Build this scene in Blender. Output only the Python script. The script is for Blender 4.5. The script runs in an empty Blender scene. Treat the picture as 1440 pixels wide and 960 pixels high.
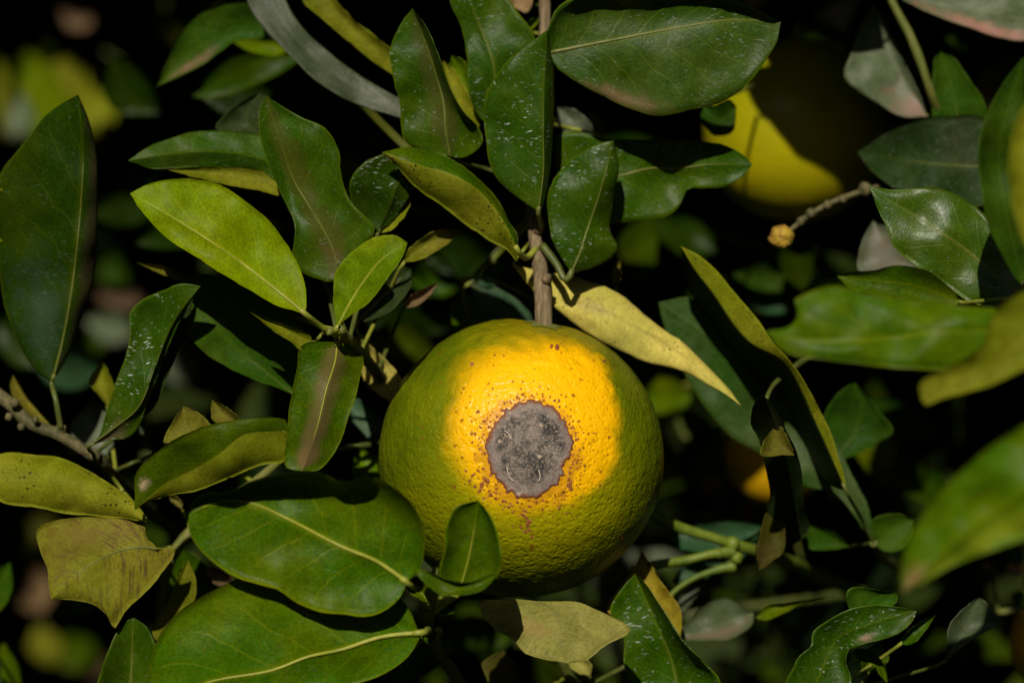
import bpy, math, random
from mathutils import Vector, noise

random.seed(11)
scene = bpy.context.scene
COL = scene.collection

# ------------------------------------------------------------------ camera
CAM_Y, CAM_Z, FOCAL, SENSOR = -0.81, 1.40, 100.0, 36.0
cam_d = bpy.data.cameras.new('camera')
cam_d.lens = FOCAL
cam_d.sensor_width = SENSOR
cam_d.clip_start = 0.02
cam_d.clip_end = 400.0
cam_d.dof.use_dof = True
cam_d.dof.focus_distance = 0.781
cam_d.dof.aperture_fstop = 6.6
cam = bpy.data.objects.new('camera', cam_d)
cam.location = (0, CAM_Y, CAM_Z)
cam.rotation_euler = (math.radians(90), 0, 0)
COL.objects.link(cam)
scene.camera = cam

# ------------------------------------------------------------------ light
SUN_EL, SUN_AZ = math.radians(32), math.radians(9)
SUN = Vector((-math.sin(SUN_AZ) * math.cos(SUN_EL), -math.cos(SUN_AZ) * math.cos(SUN_EL), math.sin(SUN_EL)))
world = bpy.data.worlds.new('World')
scene.world = world
world.use_nodes = True
wn = world.node_tree
sky = wn.nodes.new('ShaderNodeTexSky')
sky.sky_type = 'NISHITA'
sky.sun_disc = False
sky.sun_elevation = SUN_EL
sky.sun_rotation = math.atan2(SUN.x, SUN.y)
bg = wn.nodes['Background']
bg.inputs['Strength'].default_value = 0.05
wn.links.new(sky.outputs['Color'], bg.inputs['Color'])
sun_d = bpy.data.lights.new('sun', 'SUN')
sun_d.energy = 5.0
sun_d.angle = math.radians(0.53)
sun_d.color = (1.0, 0.93, 0.80)
sun_o = bpy.data.objects.new('sun', sun_d)
sun_o.rotation_euler = (-SUN).to_track_quat('-Z', 'Y').to_euler()
sun_o.location = SUN * 6
COL.objects.link(sun_o)
scene.view_settings.view_transform = 'Standard'
scene.view_settings.look = 'None'
scene.view_settings.exposure = 0.0
scene.view_settings.gamma = 1.0
scene.cycles.max_bounces = 6
scene.cycles.caustics_reflective = False
scene.cycles.caustics_refractive = False

# ------------------------------------------------------------------ basics
PXCM = 1440 / 29.16          # photograph pixels per centimetre in the plane of the main orange


def at(x, y, d):
    """photo pixel + depth in cm behind the main orange's centre -> world point"""
    dist = -CAM_Y + d / 100.0
    k = SENSOR / FOCAL / 1440.0 * dist
    return Vector(((x - 720) * k, CAM_Y + dist, CAM_Z - (y - 480) * k))


def tag(o, label=None, cat=None, group=None, kind=None):
    if label: o['label'] = label
    if cat: o['category'] = cat
    if group: o['group'] = group
    if kind: o['kind'] = kind
    return o


def empty(name, loc, label, cat, group=None):
    o = bpy.data.objects.new(name, None)
    o.empty_display_size = 0.01
    o.location = loc
    COL.objects.link(o)
    return tag(o, label, cat, group)


def obj(name, verts, faces, mats, parent=None, origin=None, midx=None, uvs=None, smooth=True, sharp_mats=()):
    origin = Vector(origin) if origin is not None else Vector((0, 0, 0))
    me = bpy.data.meshes.new(name)
    me.from_pydata([tuple(Vector(v) - origin) for v in verts], [], faces)
    for m in mats: me.materials.append(m)
    if midx: me.polygons.foreach_set('material_index', midx)
    if uvs:
        lay = me.uv_layers.new(name='UVMap')
        flat = []
        for p in me.polygons:
            for vi in p.vertices: flat.extend(uvs[vi])
        lay.data.foreach_set('uv', flat)
    me.polygons.foreach_set('use_smooth', [smooth] * len(me.polygons))
    me.update()
    o = bpy.data.objects.new(name, me)
    COL.objects.link(o)
    if parent is not None:
        o.parent = parent
        po = Vector((0, 0, 0))
        q = parent
        while q is not None:
            po += q.location
            q = q.parent
        o.location = origin - po
    else:
        o.location = origin
    return o


def catmull(pts, n):
    """resample a polyline of tuples through a Catmull-Rom spline into n points evenly spaced"""
    P = [Vector(p) for p in pts]
    if len(P) == 2:
        return [P[0].lerp(P[1], i / (n - 1)) for i in range(n)]
    P = [P[0] * 2 - P[1]] + P + [P[-1] * 2 - P[-2]]
    fine = []
    for i in range(1, len(P) - 2):
        p0, p1, p2, p3 = P[i - 1], P[i], P[i + 1], P[i + 2]
        e0 = max((p1 - p0).length, 1e-6) ** .5
        e1 = max((p2 - p1).length, 1e-6) ** .5
        e2 = max((p3 - p2).length, 1e-6) ** .5
        t0, t1 = 0, e0
        t2, t3 = t1 + e1, t1 + e1 + e2
        for k in range(12):
            t = t1 + (t2 - t1) * k / 12
            A1 = p0 * ((t1 - t) / (t1 - t0)) + p1 * ((t - t0) / (t1 - t0))
            A2 = p1 * ((t2 - t) / (t2 - t1)) + p2 * ((t - t1) / (t2 - t1))
            A3 = p2 * ((t3 - t) / (t3 - t2)) + p3 * ((t - t2) / (t3 - t2))
            B1 = A1 * ((t2 - t) / (t2 - t0)) + A2 * ((t - t0) / (t2 - t0))
            B2 = A2 * ((t3 - t) / (t3 - t1)) + A3 * ((t - t1) / (t3 - t1))
            fine.append(B1 * ((t2 - t) / (t2 - t1)) + B2 * ((t - t1) / (t2 - t1)))
    fine.append(P[-2])
    acc = [0]
    for a, b in zip(fine, fine[1:]): acc.append(acc[-1] + (b - a).length)
    out, j = [], 0
    for i in range(n):
        s = acc[-1] * i / (n - 1)
        while j < len(acc) - 2 and acc[j + 1] < s: j += 1
        f = (s - acc[j]) / max(acc[j + 1] - acc[j], 1e-9)
        out.append(fine[j].lerp(fine[j + 1], min(max(f, 0), 1)))
    return out


# ------------------------------------------------------------------ materials
class NT:
    def __init__(s, name):
        s.m = bpy.data.materials.new(name)
        s.m.use_nodes = True
        s.t = s.m.node_tree
        s.t.nodes.clear()
        s.out = s.t.nodes.new('ShaderNodeOutputMaterial')

    def n(s, kind, **kw):
        nd = s.t.nodes.new('ShaderNode' + kind)
        for k, v in kw.items(): setattr(nd, k, v)
        return nd

    def put(s, sock, v):
        if isinstance(v, bpy.types.NodeSocket): s.t.links.new(v, sock)
        elif isinstance(v, (tuple, list)):
            sock.default_value = tuple(v) + ((1,) if len(v) == 3 and sock.type == 'RGBA' else ())
        else: sock.default_value = v

    def math(s, op, a, b=0.0, c=None, clamp=False):
        nd = s.n('Math', operation=op, use_clamp=clamp)
        s.put(nd.inputs[0], a); s.put(nd.inputs[1], b)
        if c is not None: s.put(nd.inputs[2], c)
        return nd.outputs[0]

    def mix(s, f, a, b, mode='MIX'):
        nd = s.n('Mix', data_type='RGBA', blend_type=mode)
        s.put(nd.inputs[0], f); s.put(nd.inputs[6], a); s.put(nd.inputs[7], b)
        return nd.outputs[2]

    def ss(s, v, lo, hi):
        nd = s.n('MapRange', interpolation_type='SMOOTHSTEP')
        s.put(nd.inputs[0], v); s.put(nd.inputs[1], lo); s.put(nd.inputs[2], hi)
        return nd.outputs[0]

    def noise(s, vec, scale, detail=3.0, rough=0.55, dist=0.0):
        nd = s.n('TexNoise')
        s.put(nd.inputs['Vector'], vec); s.put(nd.inputs['Scale'], scale)
        s.put(nd.inputs['Detail'], detail); s.put(nd.inputs['Roughness'], rough); s.put(nd.inputs['Distortion'], dist)
        return nd

    def voro(s, vec, scale, feature='F1', rnd=1.0):
        nd = s.n('TexVoronoi', feature=feature)
        s.put(nd.inputs['Vector'], vec); s.put(nd.inputs['Scale'], scale); s.put(nd.inputs['Randomness'], rnd)
        return nd

    def vmath(s, op, a, b):
        nd = s.n('VectorMath', operation=op)
        s.put(nd.inputs[0], a); s.put(nd.inputs[1], b)
        return nd.outputs[0]


def mul(c, k): return tuple(min(1.0, v * k) for v in c)


KIND = {   # albedo, vein colour, tint of the mottling, translucency, roughness
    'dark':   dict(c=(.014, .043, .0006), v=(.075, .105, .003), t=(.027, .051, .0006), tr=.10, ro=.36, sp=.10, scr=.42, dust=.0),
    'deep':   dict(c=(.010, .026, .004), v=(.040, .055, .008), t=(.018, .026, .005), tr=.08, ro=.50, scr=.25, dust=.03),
    'mid':    dict(c=(.028, .080, .0003), v=(.17, .19, .002), t=(.060, .096, .0003), tr=.15, ro=.36, sp=.065, scr=.08, dust=.0),
    'green':  dict(c=(.018, .056, .002), v=(.06, .11, .006), t=(.032, .062, .002), tr=.15, ro=.48, scr=.10, dust=.0),
    'bright': dict(c=(.130, .200, .0005), v=(.28, .33, .004), t=(.16, .215, .0005), tr=.22, ro=.38, scr=.0, dust=.0),
    'lime':   dict(c=(.070, .125, .0008), v=(.18, .22, .006), t=(.11, .145, .0008), tr=.22, ro=.38, scr=.0, dust=.0),
    'olive':  dict(c=(.105, .110, .004), v=(.15, .15, .012), t=(.14, .12, .005), tr=.16, ro=.52, scr=.0, dust=.06, spk=.35),
    'under':  dict(c=(.115, .130, .003), v=(.17, .18, .010), t=(.16, .16, .004), tr=.18, ro=.55, scr=.0, dust=.04, spk=.5),
    'pale':   dict(c=(.44, .36, .070), v=(.48, .40, .12), t=(.36, .32, .05), tr=.15, ro=.50, scr=.0, dust=.08, spk=.35),
    'khaki':  dict(c=(.24, .225, .050), v=(.17, .14, .02), t=(.19, .20, .03), tr=.15, ro=.45, scr=.0, dust=.05, spk=.15),
    'grey':   dict(c=(.040, .054, .022), v=(.07, .085, .03), t=(.034, .052, .014), tr=.08, ro=.42, scr=.15, dust=.45, sp=.15),
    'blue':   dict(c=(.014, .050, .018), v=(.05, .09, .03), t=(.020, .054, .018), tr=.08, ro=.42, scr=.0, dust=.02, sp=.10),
    'brown':  dict(c=(.16, .10, .045), v=(.20, .13, .06), t=(.11, .07, .03), tr=.08, ro=.60, scr=.0, dust=.10),
    'beige':  dict(c=(.34, .21, .11), v=(.30, .2, .1), t=(.28, .17, .08), tr=.08, ro=.60, scr=.0, dust=.05),
    'ochre':  dict(c=(.25, .19, .012), v=(.30, .22, .03), t=(.20, .17, .014), tr=.18, ro=.50, scr=.0, dust=.0, spk=.2),
}
_lm = {}


def leaf_mat(kind, blotch=None, band=None, scr=None, dust=None, spk=None, gain=1.0, ro=None, far=False, sp=None):
    key = (kind, blotch, band, scr, dust, spk, gain, ro, far, sp)
    if key in _lm: return _lm[key]
    K = KIND[kind]
    scr = K['scr'] if scr is None else scr
    dust = K['dust'] if dust is None else dust
    spk = K.get('spk', 0) if spk is None else spk
    c, v, t = mul(K['c'], gain), mul(K['v'], gain), mul(K['t'], gain)
    N = NT(kind + '_leaf')
    uv = N.n('UVMap').outputs[0]
    sep = N.n('SeparateXYZ'); N.put(sep.inputs[0], uv)
    u, vv = sep.outputs[0], sep.outputs[1]
    us = N.math('MULTIPLY_ADD', u, 2.0, -1.0)
    au = N.math('ABSOLUTE', us)
    tc = N.n('TexCoord').outputs['Object']
    oi = N.n('ObjectInfo').outputs['Random']
    off = N.n('CombineXYZ'); N.put(off.inputs[0], N.math('MULTIPLY', oi, 7.3)); N.put(off.inputs[1], N.math('MULTIPLY', oi, 3.1)); N.put(off.inputs[2], N.math('MULTIPLY', oi, 5.7))
    p = N.vmath('ADD', tc, off.outputs[0])
    n1 = N.noise(p, 42, 4, .6).outputs[0]
    n2 = N.noise(p, 230, 4, .65).outputs[0]
    n3 = N.noise(p, 1300, 2, .6).outputs[0]
    col = N.mix(N.ss(n1, .40, .66), c, t)
    vr = N.math('MULTIPLY_ADD', n2, 1.1, .45)
    vr = N.math('MULTIPLY', vr, N.math('MULTIPLY_ADD', n3, 1.0, .5))
    vr = N.math('MULTIPLY', vr, N.math('MULTIPLY_ADD', oi, .30, .85))
    hsv = N.n('HueSaturation'); N.put(hsv.inputs['Color'], col); N.put(hsv.inputs['Value'], vr)
    col = hsv.outputs[0]
    # side veins sweeping from the midrib to the margin, with a fine net between them
    wob = N.math('MULTIPLY', N.math('SUBTRACT', n1, .5), 1.1)
    q = N.math('MULTIPLY', vv, 7.5)
    q = N.math('SUBTRACT', q, N.math('MULTIPLY', N.math('POWER', au, .8), 2.1))
    q = N.math('ADD', q, N.math('ADD', wob, N.math('MULTIPLY', N.math('SIGN', us), .23)))
    fr = N.math('ABSOLUTE', N.math('SUBTRACT', N.math('FRACT', q), .5))
    side = N.math('SUBTRACT', 1.0, N.ss(fr, .0, .055))
    side = N.math('MULTIPLY', side, N.math('SUBTRACT', 1.0, N.ss(au, .55, .98)))
    col = N.mix(N.math('MULTIPLY', side, .30), col, v)
    h = N.math('MULTIPLY', side, -.25)
    if not far:
        net = N.voro(p, 780, 'DISTANCE_TO_EDGE').outputs[0]
        netl = N.math('SUBTRACT', 1.0, N.ss(net, .0, .09))
        col = N.mix(N.math('MULTIPLY', netl, .20), col, v)
        h = N.math('ADD', h, N.math('MULTIPLY', netl, .08))
    mid = N.math('SUBTRACT', 1.0, N.ss(au, .02, .085))
    col = N.mix(N.math('MULTIPLY', mid, .30), col, v)
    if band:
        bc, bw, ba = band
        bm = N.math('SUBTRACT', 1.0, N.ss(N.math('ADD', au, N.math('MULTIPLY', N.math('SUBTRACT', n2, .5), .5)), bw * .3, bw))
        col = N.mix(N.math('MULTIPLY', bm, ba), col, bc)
    if blotch:
        for bu, bv, bru, brv, bc, ba in blotch:
            du = N.math('DIVIDE', N.math('SUBTRACT', us, bu), bru)
            dv = N.math('DIVIDE', N.math('SUBTRACT', vv, bv), brv)
            r = N.math('SQRT', N.math('ADD', N.math('MULTIPLY', du, du), N.math('MULTIPLY', dv, dv)))
            r = N.math('ADD', r, N.math('ADD', N.math('MULTIPLY', N.math('SUBTRACT', n2, .5), 1.7), N.math('MULTIPLY', N.math('SUBTRACT', n3, .5), .9)))
            bm = N.math('SUBTRACT', 1.0, N.ss(r, .0, 1.15))
            col = N.mix(N.math('MULTIPLY', bm, ba), col, bc)
    if kind in ('olive', 'khaki', 'ochre') and not far:
        sv = N.n('CombineXYZ'); N.put(sv.inputs[0], N.math('MULTIPLY', u, 5.0)); N.put(sv.inputs[1], N.math('MULTIPLY', N.math('ADD', vv, N.math('MULTIPLY', au, -.25)), 46.0)); N.put(sv.inputs[2], oi)
        st = N.noise(sv.outputs[0], 1.0, 4, .6).outputs[0]
        stm = N.math('MULTIPLY', N.ss(st, .48, .62), N.ss(n1, .36, .54))
        col = N.mix(N.math('MULTIPLY', stm, .38 if kind == 'khaki' else .75), col, (.07, .042, .012))
    if dust > 0:  # grey film mixed into the colour: dust together with painted sheen
        dm = N.math('MULTIPLY', N.ss(N.math('ADD', N.math('MULTIPLY', n1, .6), N.math('MULTIPLY', n2, .4)), .38, .66), dust)
        dm = N.math('MULTIPLY', dm, N.math('MULTIPLY_ADD', n3, .8, .6))
        col = N.mix(dm, col, (.16, .17, .14))
    rough = N.math('MULTIPLY_ADD', n2, .22, (K['ro'] if ro is None else ro) - .08)
    if scr > 0 and not far:
        # dry white spray marks and scuffs, also serving as painted glints
        warp = N.noise(p, 55, 2).outputs['Color']
        ws = N.vmath('MULTIPLY', warp, (.010, .010, .010))
        pw = N.vmath('ADD', p, ws)
        mp = N.n('Mapping'); N.put(mp.inputs[0], pw)
        rc_ = N.n('CombineXYZ'); N.put(rc_.inputs[1], N.math('MULTIPLY_ADD', oi, 2.6, .1)); N.put(mp.inputs['Rotation'], rc_.outputs[0])
        mp.inputs['Scale'].default_value = (430, 430, 2700)
        vo = N.voro(mp.outputs[0], 1.0)
        vs = N.n('SeparateColor'); N.put(vs.inputs[0], vo.outputs['Color'])
        pick = N.ss(vs.outputs[0], .60, .95)
        ln = N.math('SUBTRACT', 1.0, N.ss(vo.outputs['Distance'], .14, .42))
        clus = N.ss(N.noise(p, 60, 3).outputs[0], .50, .66)
        sm = N.math('MULTIPLY', N.math('MULTIPLY', ln, pick), N.math('MULTIPLY', clus, scr), clamp=True)
        col = N.mix(sm, col, (.46, .52, .48))
        # finer dust grains
        vg = N.voro(p, 900)
        gs = N.n('SeparateColor'); N.put(gs.inputs[0], vg.outputs['Color'])
        gm = N.math('MULTIPLY', N.math('SUBTRACT', 1.0, N.ss(vg.outputs['Distance'], .14, .36)), N.ss(gs.outputs[1], .80, .97))
        col = N.mix(N.math('MULTIPLY', gm, N.math('MULTIPLY', scr, .55)), col, (.30, .33, .28))
    if spk > 0 and not far:
        vk = N.voro(p, 900)
        ks = N.n('SeparateColor'); N.put(ks.inputs[0], vk.outputs['Color'])
        km = N.math('MULTIPLY', N.math('SUBTRACT', 1.0, N.ss(vk.outputs['Distance'], .22, .40)), N.ss(ks.outputs[2], .55, .8))
        km = N.math('MULTIPLY', km, N.math('MULTIPLY', N.ss(N.noise(p, 90, 2).outputs[0], .42, .62), min(1, spk * 1.6)), clamp=True)
        col = N.mix(km, col, (.012, .010, .005))
    mg = N.ss(au, .945, 1.0)
    col = N.mix(N.math('MULTIPLY', mg, .55), col, v)
    bp = N.n('Bump')
    bp.inputs['Strength'].default_value = .35
    bp.inputs['Distance'].default_value = .0005
    h = N.math('ADD', h, N.math('ADD', N.math('MULTIPLY', n2, 1.0), N.math('MULTIPLY', n3, .30)))
    N.put(bp.inputs['Height'], h)
    pb = N.n('BsdfPrincipled')
    N.put(pb.inputs['Base Color'], col); N.put(pb.inputs['Roughness'], rough)
    pb.inputs['Specular IOR Level'].default_value = K.get('sp', .04) if sp is None else sp
    N.put(pb.inputs['Normal'], bp.outputs[0])
    tl = N.n('BsdfTranslucent')
    hs = N.n('HueSaturation'); N.put(hs.inputs['Color'], col); hs.inputs['Value'].default_value = 1.6; hs.inputs['Saturation'].default_value = 1.15; hs.inputs['Hue'].default_value = .49
    N.put(tl.inputs['Color'], hs.outputs[0])
    mx = N.n('MixShader'); mx.inputs[0].default_value = K['tr']
    N.t.links.new(pb.outputs[0], mx.inputs[1]); N.t.links.new(tl.outputs[0], mx.inputs[2])
    N.t.links.new(mx.outputs[0], N.out.inputs[0])
    _lm[key] = N.m
    return N.m


def plain_mat(name, a, b, scale=200, rough=.6, bump=.4, stretch=(1, 1, 1), dist=.0005, spec=.3):
    N = NT(name)
    tc = N.n('TexCoord').outputs['Object']
    mp = N.n('Mapping'); N.put(mp.inputs[0], tc); mp.inputs['Scale'].default_value = stretch
    n1 = N.noise(mp.outputs[0], scale, 5, .65).outputs[0]
    n2 = N.noise(tc, scale * .23, 3, .5).outputs[0]
    col = N.mix(N.ss(N.math('MULTIPLY_ADD', n1, .65, N.math('MULTIPLY', n2, .35)), .36, .64), a, b)
    bp = N.n('Bump'); bp.inputs['Strength'].default_value = bump; bp.inputs['Distance'].default_value = dist
    N.put(bp.inputs['Height'], n1)
    pb = N.n('BsdfPrincipled'); N.put(pb.inputs['Base Color'], col); pb.inputs['Roughness'].default_value = rough
    pb.inputs['Specular IOR Level'].default_value = spec
    N.put(pb.inputs['Normal'], bp.outputs[0])
    N.t.links.new(pb.outputs[0], N.out.inputs[0])
    return N.m


BARK = plain_mat('twig_bark', (.10, .070, .032), (.25, .185, .10), 330, .75, 1.0, (2.4, 2.4, .28), .0011)
GREENBARK = plain_mat('green_twig_bark', (.075, .095, .012), (.14, .14, .03), 240, .6, .5, (1.6, 1.6, .5))
TWIGGREEN = plain_mat('fresh_twig_skin', (.060, .095, .006), (.115, .150, .012), 300, .5, .5, (1.6, 1.6, .5))
DARKBARK = plain_mat('dull_twig_bark', (.045, .045, .014), (.125, .10, .04), 300, .7, .9, (2, 2, .4), .0008)
OLDBARK = plain_mat('old_bark', (.05, .04, .03), (.12, .10, .07), 60, .9, 1.0, (1, 1, .4), .004)
PETIOLE = plain_mat('petiole_green', (.13, .16, .012), (.22, .23, .03), 300, .45, .2)
PETDARK = plain_mat('petiole_dark', (.045, .065, .010), (.09, .10, .02), 300, .45, .2)
RIB = plain_mat('midrib_yellow', (.17, .19, .015), (.27, .27, .03), 300, .45, .2)
RIBDARK = plain_mat('midrib_dull', (.065, .085, .010), (.11, .11, .02), 300, .45, .2)
RIMM = plain_mat('leaf_rim', (.26, .28, .03), (.36, .36, .07), 300, .5, .2)

# ------------------------------------------------------------------ leaf and stem builders
VIEW = []      # what the camera sees deep in the crown
LIT = []       # (point, radius): spots for which gaps are cut in the crown to let the sun in


class Shoot:
    def __init__(s, name, label, node, cat='shoot', group='leafy shoots of the orange tree'):
        s.node = node
        s.root = empty(name, at(*node), label, cat, group)
        s.paths = []

    def stem(s, pts, mat=None, name='stem', r=None, knobs=(), sides=12):
        """pts: (x, y, d, radius_px)"""
        P = catmull([Vector((x, y, d * PXCM, rr)) for x, y, d, rr in pts], max(14, 8 * len(pts)))
        P = [(q[0], q[1], q[2] / PXCM, q[3]) for q in P]
        s.paths.append(P)
        C = [at(a, b, c) for a, b, c, _ in P]
        vs, fs = tube(C, [rr / PXCM / 100 for *_, rr in P], sides, bump=.10)
        for kx, ky, kd, kr in knobs:
            blob(vs, fs, at(kx, ky, kd), kr / PXCM / 100)
        return obj(name, vs, fs, [mat or GREENBARK], s.root, C[0])


def tube(C, R, sides=10, bump=0.0, flat=1.0, cap=True):
    vs, fs = [], []
    n = len(C)
    up = Vector((.31, .2, .93))
    for i in range(n):
        t = (C[min(i + 1, n - 1)] - C[max(i - 1, 0)]).normalized()
        a = t.cross(up)
        if a.length < .05: a = t.cross(Vector((1, 0, 0)))
        a.normalize()
        b = t.cross(a).normalized()
        for k in range(sides):
            th = 2 * math.pi * k / sides
            r = R[i]
            if bump:
                r *= 1 + bump * 1.6 * noise.noise(C[i] * 230 + Vector((math.cos(th), math.sin(th), 0)) * 1.3)
            vs.append(C[i] + a * (math.cos(th) * r) + b * (math.sin(th) * r * flat))
    for i in range(n - 1):
        for k in range(sides):
            k2 = (k + 1) % sides
            fs.append((i * sides + k, i * sides + k2, (i + 1) * sides + k2, (i + 1) * sides + k))
    if cap:
        fs.append(tuple(range(sides - 1, -1, -1)))
        fs.append(tuple((n - 1) * sides + k for k in range(sides)))
    return vs, fs


def blob(vs, fs, c, r):
    b0 = len(vs)
    nu, nv = 9, 6
    for j in range(1, nv):
        for i in range(nu):
            th, ph = 2 * math.pi * i / nu, math.pi * j / nv
            d = Vector((math.cos(th) * math.sin(ph), math.sin(th) * math.sin(ph), math.cos(ph)))
            vs.append(c + d * r * (1 + .35 * noise.noise(c * 300 + d * 1.7)))
    top, bot = len(vs), len(vs) + 1
    vs += [c + Vector((0, 0, r)), c - Vector((0, 0, r))]
    for j in range(nv - 2):
        for i in range(nu):
            i2 = (i + 1) % nu
            fs.append((b0 + j * nu + i, b0 + (j + 1) * nu + i, b0 + (j + 1) * nu + i2, b0 + j * nu + i2))
    for i in range(nu):
        i2 = (i + 1) % nu
        fs.append((top, b0 + i, b0 + i2))
        fs.append((bot, b0 + (nv - 2) * nu + i2, b0 + (nv - 2) * nu + i))


def leaf(sh, kind, d, M, L, R, label=None, tilt=0.0, side=0.0, dl=-.25, dr=-.25, cl=0.0, cr=0.0, arch=0.0, flip='',
         under=None, wave=.16, rib=1.0, pet=None, lit=True, blotch=None, band=None, scr=None, dust=None, spk=None,
         gain=1.0, ro=None, sp=None, far=False, cup=0.15, name='leaf', petw=3.2, autopet=True):
    """M: midrib from base to tip, L and R: the two margins between them; all (x, y[, extra depth cm]) in the photograph's pixels.
    tilt/side: depth gained per cm downwards/rightwards; dl/dr: depth of the margins relative to the midrib;
    cl/cr: curl of the margins towards the viewer; flip: halves that show their underside."""
    def v3(p): return Vector((p[0], p[1], (p[2] if len(p) > 2 else 0.0) * PXCM))
    m = [v3(p) for p in M]
    if kind in ('dark', 'mid', 'green', 'lime', 'bright') and lit: tilt += .26
    nv, nu = (20, 5) if far else (34, 9)
    base, tip = m[0], m[-1]
    mc = catmull(m, nv)
    lc = catmull([base] + [v3(p) for p in L] + [tip], nv)
    rc = catmull([base] + [v3(p) for p in R] + [tip], nv)
    xs = [q.x for q in lc + rc]; ys = [q.y for q in lc + rc]
    xc, yc = (min(xs) + max(xs)) / 2, (min(ys) + max(ys)) / 2
    seed = Vector((base.x * .37, base.y * .53, d * 3.1 + 7))

    def depth(q, t, s, sgn):
        z = q.z / PXCM + d + tilt * (q.y - yc) / PXCM + side * (q.x - xc) / PXCM
        env = math.sin(math.pi * t) ** .6 if 0 < t < 1 else 0
        e = dl if sgn < 0 else dr
        c = cl if sgn < 0 else cr
        z += env * (e * s + (-c) * s ** 5)
        z += env * cup * s * (1 - s) * 1.6
        z -= arch * math.sin(math.pi * t)
        w = noise.noise(Vector((q.x * .016, q.y * .016, 0)) + seed) * wave * 2.2
        w += noise.noise(Vector((q.x * .045, q.y * .045, 3)) + seed) * wave * 0.7 * s
        return z + w * env

    rows = []
    for i in range(nv):
        t = i / (nv - 1)
        row = []
        for j in range(-nu, nu + 1):
            s = abs(j) / nu
            e = lc[i] if j < 0 else rc[i]
            q = mc[i].lerp(e, s)
            jag = 0
            if s == 1 and 0 < i < nv - 1:
                jag = noise.noise(Vector((t * 23, j, base.x))) * 1.1 + noise.noise(Vector((t * 8, j * 3, base.y))) * 1.6
                dirv = (e - mc[i]); dirv.z = 0
                if dirv.length > 4: q = q + dirv.normalized() * jag
            row.append((q.x, q.y, depth(q, t, s, -1 if j < 0 else 1), j / nu, t))
        rows.append(row)
    W = 2 * nu + 1
    th = .021
    vs, uvs, fs, mi = [], [], [], []
    for sgn in (-1, 1):
        for row in rows:
            for x, y, z, u, t in row:
                vs.append(at(x, y, z + sgn * th * (1.0 if abs(u) < .99 else .6)))
                uvs.append((u * .5 + .5, t))
    off = nv * W
    # orientation so that the viewer's side has outward normals
    a, b, c_ = vs[(nv // 2) * W + nu], vs[(nv // 2) * W + nu + 2], vs[(nv // 2 + 2) * W + nu]
    flipface = (b - a).cross(c_ - a).y > 0
    vis = 1 if kind in ('under', 'olive', 'pale', 'khaki', 'ochre', 'brown', 'beige') else 0
    for i in range(nv - 1):
        for j in range(W - 1):
            f = (i * W + j, i * W + j + 1, (i + 1) * W + j + 1, (i + 1) * W + j)
            g = tuple(k + off for k in reversed(f))
            if flipface: f, g = tuple(reversed(f)), tuple(reversed(g))
            sw = ('L' in flip and j < nu) or ('R' in flip and j >= nu)
            fs.append(f); mi.append(1 if sw else 0)
            fs.append(g); mi.append(0 if sw else 1)
    def strip(idx):
        for a_, b_ in zip(idx, idx[1:]):
            fs.append((a_, b_, b_ + off, a_ + off)); mi.append(2)
    strip([i * W for i in range(nv)])
    strip([i * W + W - 1 for i in range(nv - 1, -1, -1)])
    opt = dict(blotch=blotch, band=band, scr=scr, dust=dust, spk=spk, gain=gain, ro=ro, far=far, sp=sp)
    m0 = leaf_mat(kind, **opt)
    uk = under or ('under' if kind in ('dark', 'mid', 'green', 'bright', 'lime', 'deep', 'blue', 'grey') else kind)
    m1 = leaf_mat(uk, far=far, spk=spk) if uk != kind else m0
    rim = RIMM if kind not in ('deep',) else RIBDARK
    org = vs[nu]
    o = obj(name, vs, fs, [m0, m1, rim], sh.root, org, mi, uvs)
    if label: o['label'] = label
    if rib > 0 and not far:
        C, Rr = [], []
        k0 = 0
        for i in range(0, int(nv * .97)):
            x, y, z, *_ = rows[i][nu]
            C.append(at(x, y, z - .008))
            Rr.append(rib * (2.1 * (1 - i / nv) + .35) / PXCM / 100)
        rv, rf = tube(C, Rr, 8, flat=1.0)
        obj('midrib', rv, rf, [RIB if kind in ('mid', 'bright', 'lime') else RIBDARK], o, C[0])
    # leaf stalk
    if pet is None and autopet and sh.paths:
        bx, by, bz = rows[0][nu][:3]
        best = min((((q[0] - bx) ** 2 + (q[1] - by) ** 2 + ((q[2] - bz) * PXCM) ** 2), q) for P in sh.paths for q in P)[1]
        dx, dy = best[0] - bx, best[1] - by
        pet = [(bx + dx * .5, by + dy * .5, max(bz, best[2]) + .5 + .25 * math.hypot(dx, dy) / PXCM), (best[0], best[1], best[2])]
    if pet:
        bx, by, bz = rows[0][nu][:3]
        b2 = rows[1][nu]
        pts = [(b2[0], b2[1], b2[2] + .01)] + [(bx, by, bz + .01)] + [tuple(p) if len(p) > 2 else (p[0], p[1], bz) for p in pet]
        P = catmull([Vector((x, y, z * PXCM)) for x, y, z in pts], 14)
        C = [at(q.x, q.y, q.z / PXCM) for q in P]
        Rr = [petw * (.75 + .25 * i / 13) / PXCM / 100 for i in range(14)]
        pv, pf = tube(C, Rr, 8)
        obj('petiole', pv, pf, [PETIOLE if kind in ('mid', 'bright', 'lime', 'olive', 'under', 'khaki', 'pale') else PETDARK], o, C[0])
    if far: VIEW.append((xc, yc, max(max(xs) - min(xs), max(ys) - min(ys)) * .5 + 6, d))
    if lit:
        for i in (range(3, nv - 2, 6) if not far else (nv // 4, nv // 2, 3 * nv // 4)):
            x, y, z, *_ = rows[i][nu]
            w = (rc[i] - lc[i]); w.z = 0
            LIT.append((at((rc[i].x + lc[i].x) / 2, (rc[i].y + lc[i].y) / 2, z), min(w.length * .5, 70) / PXCM / 100 * (.8 if far else 1.0)))
    return o


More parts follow.
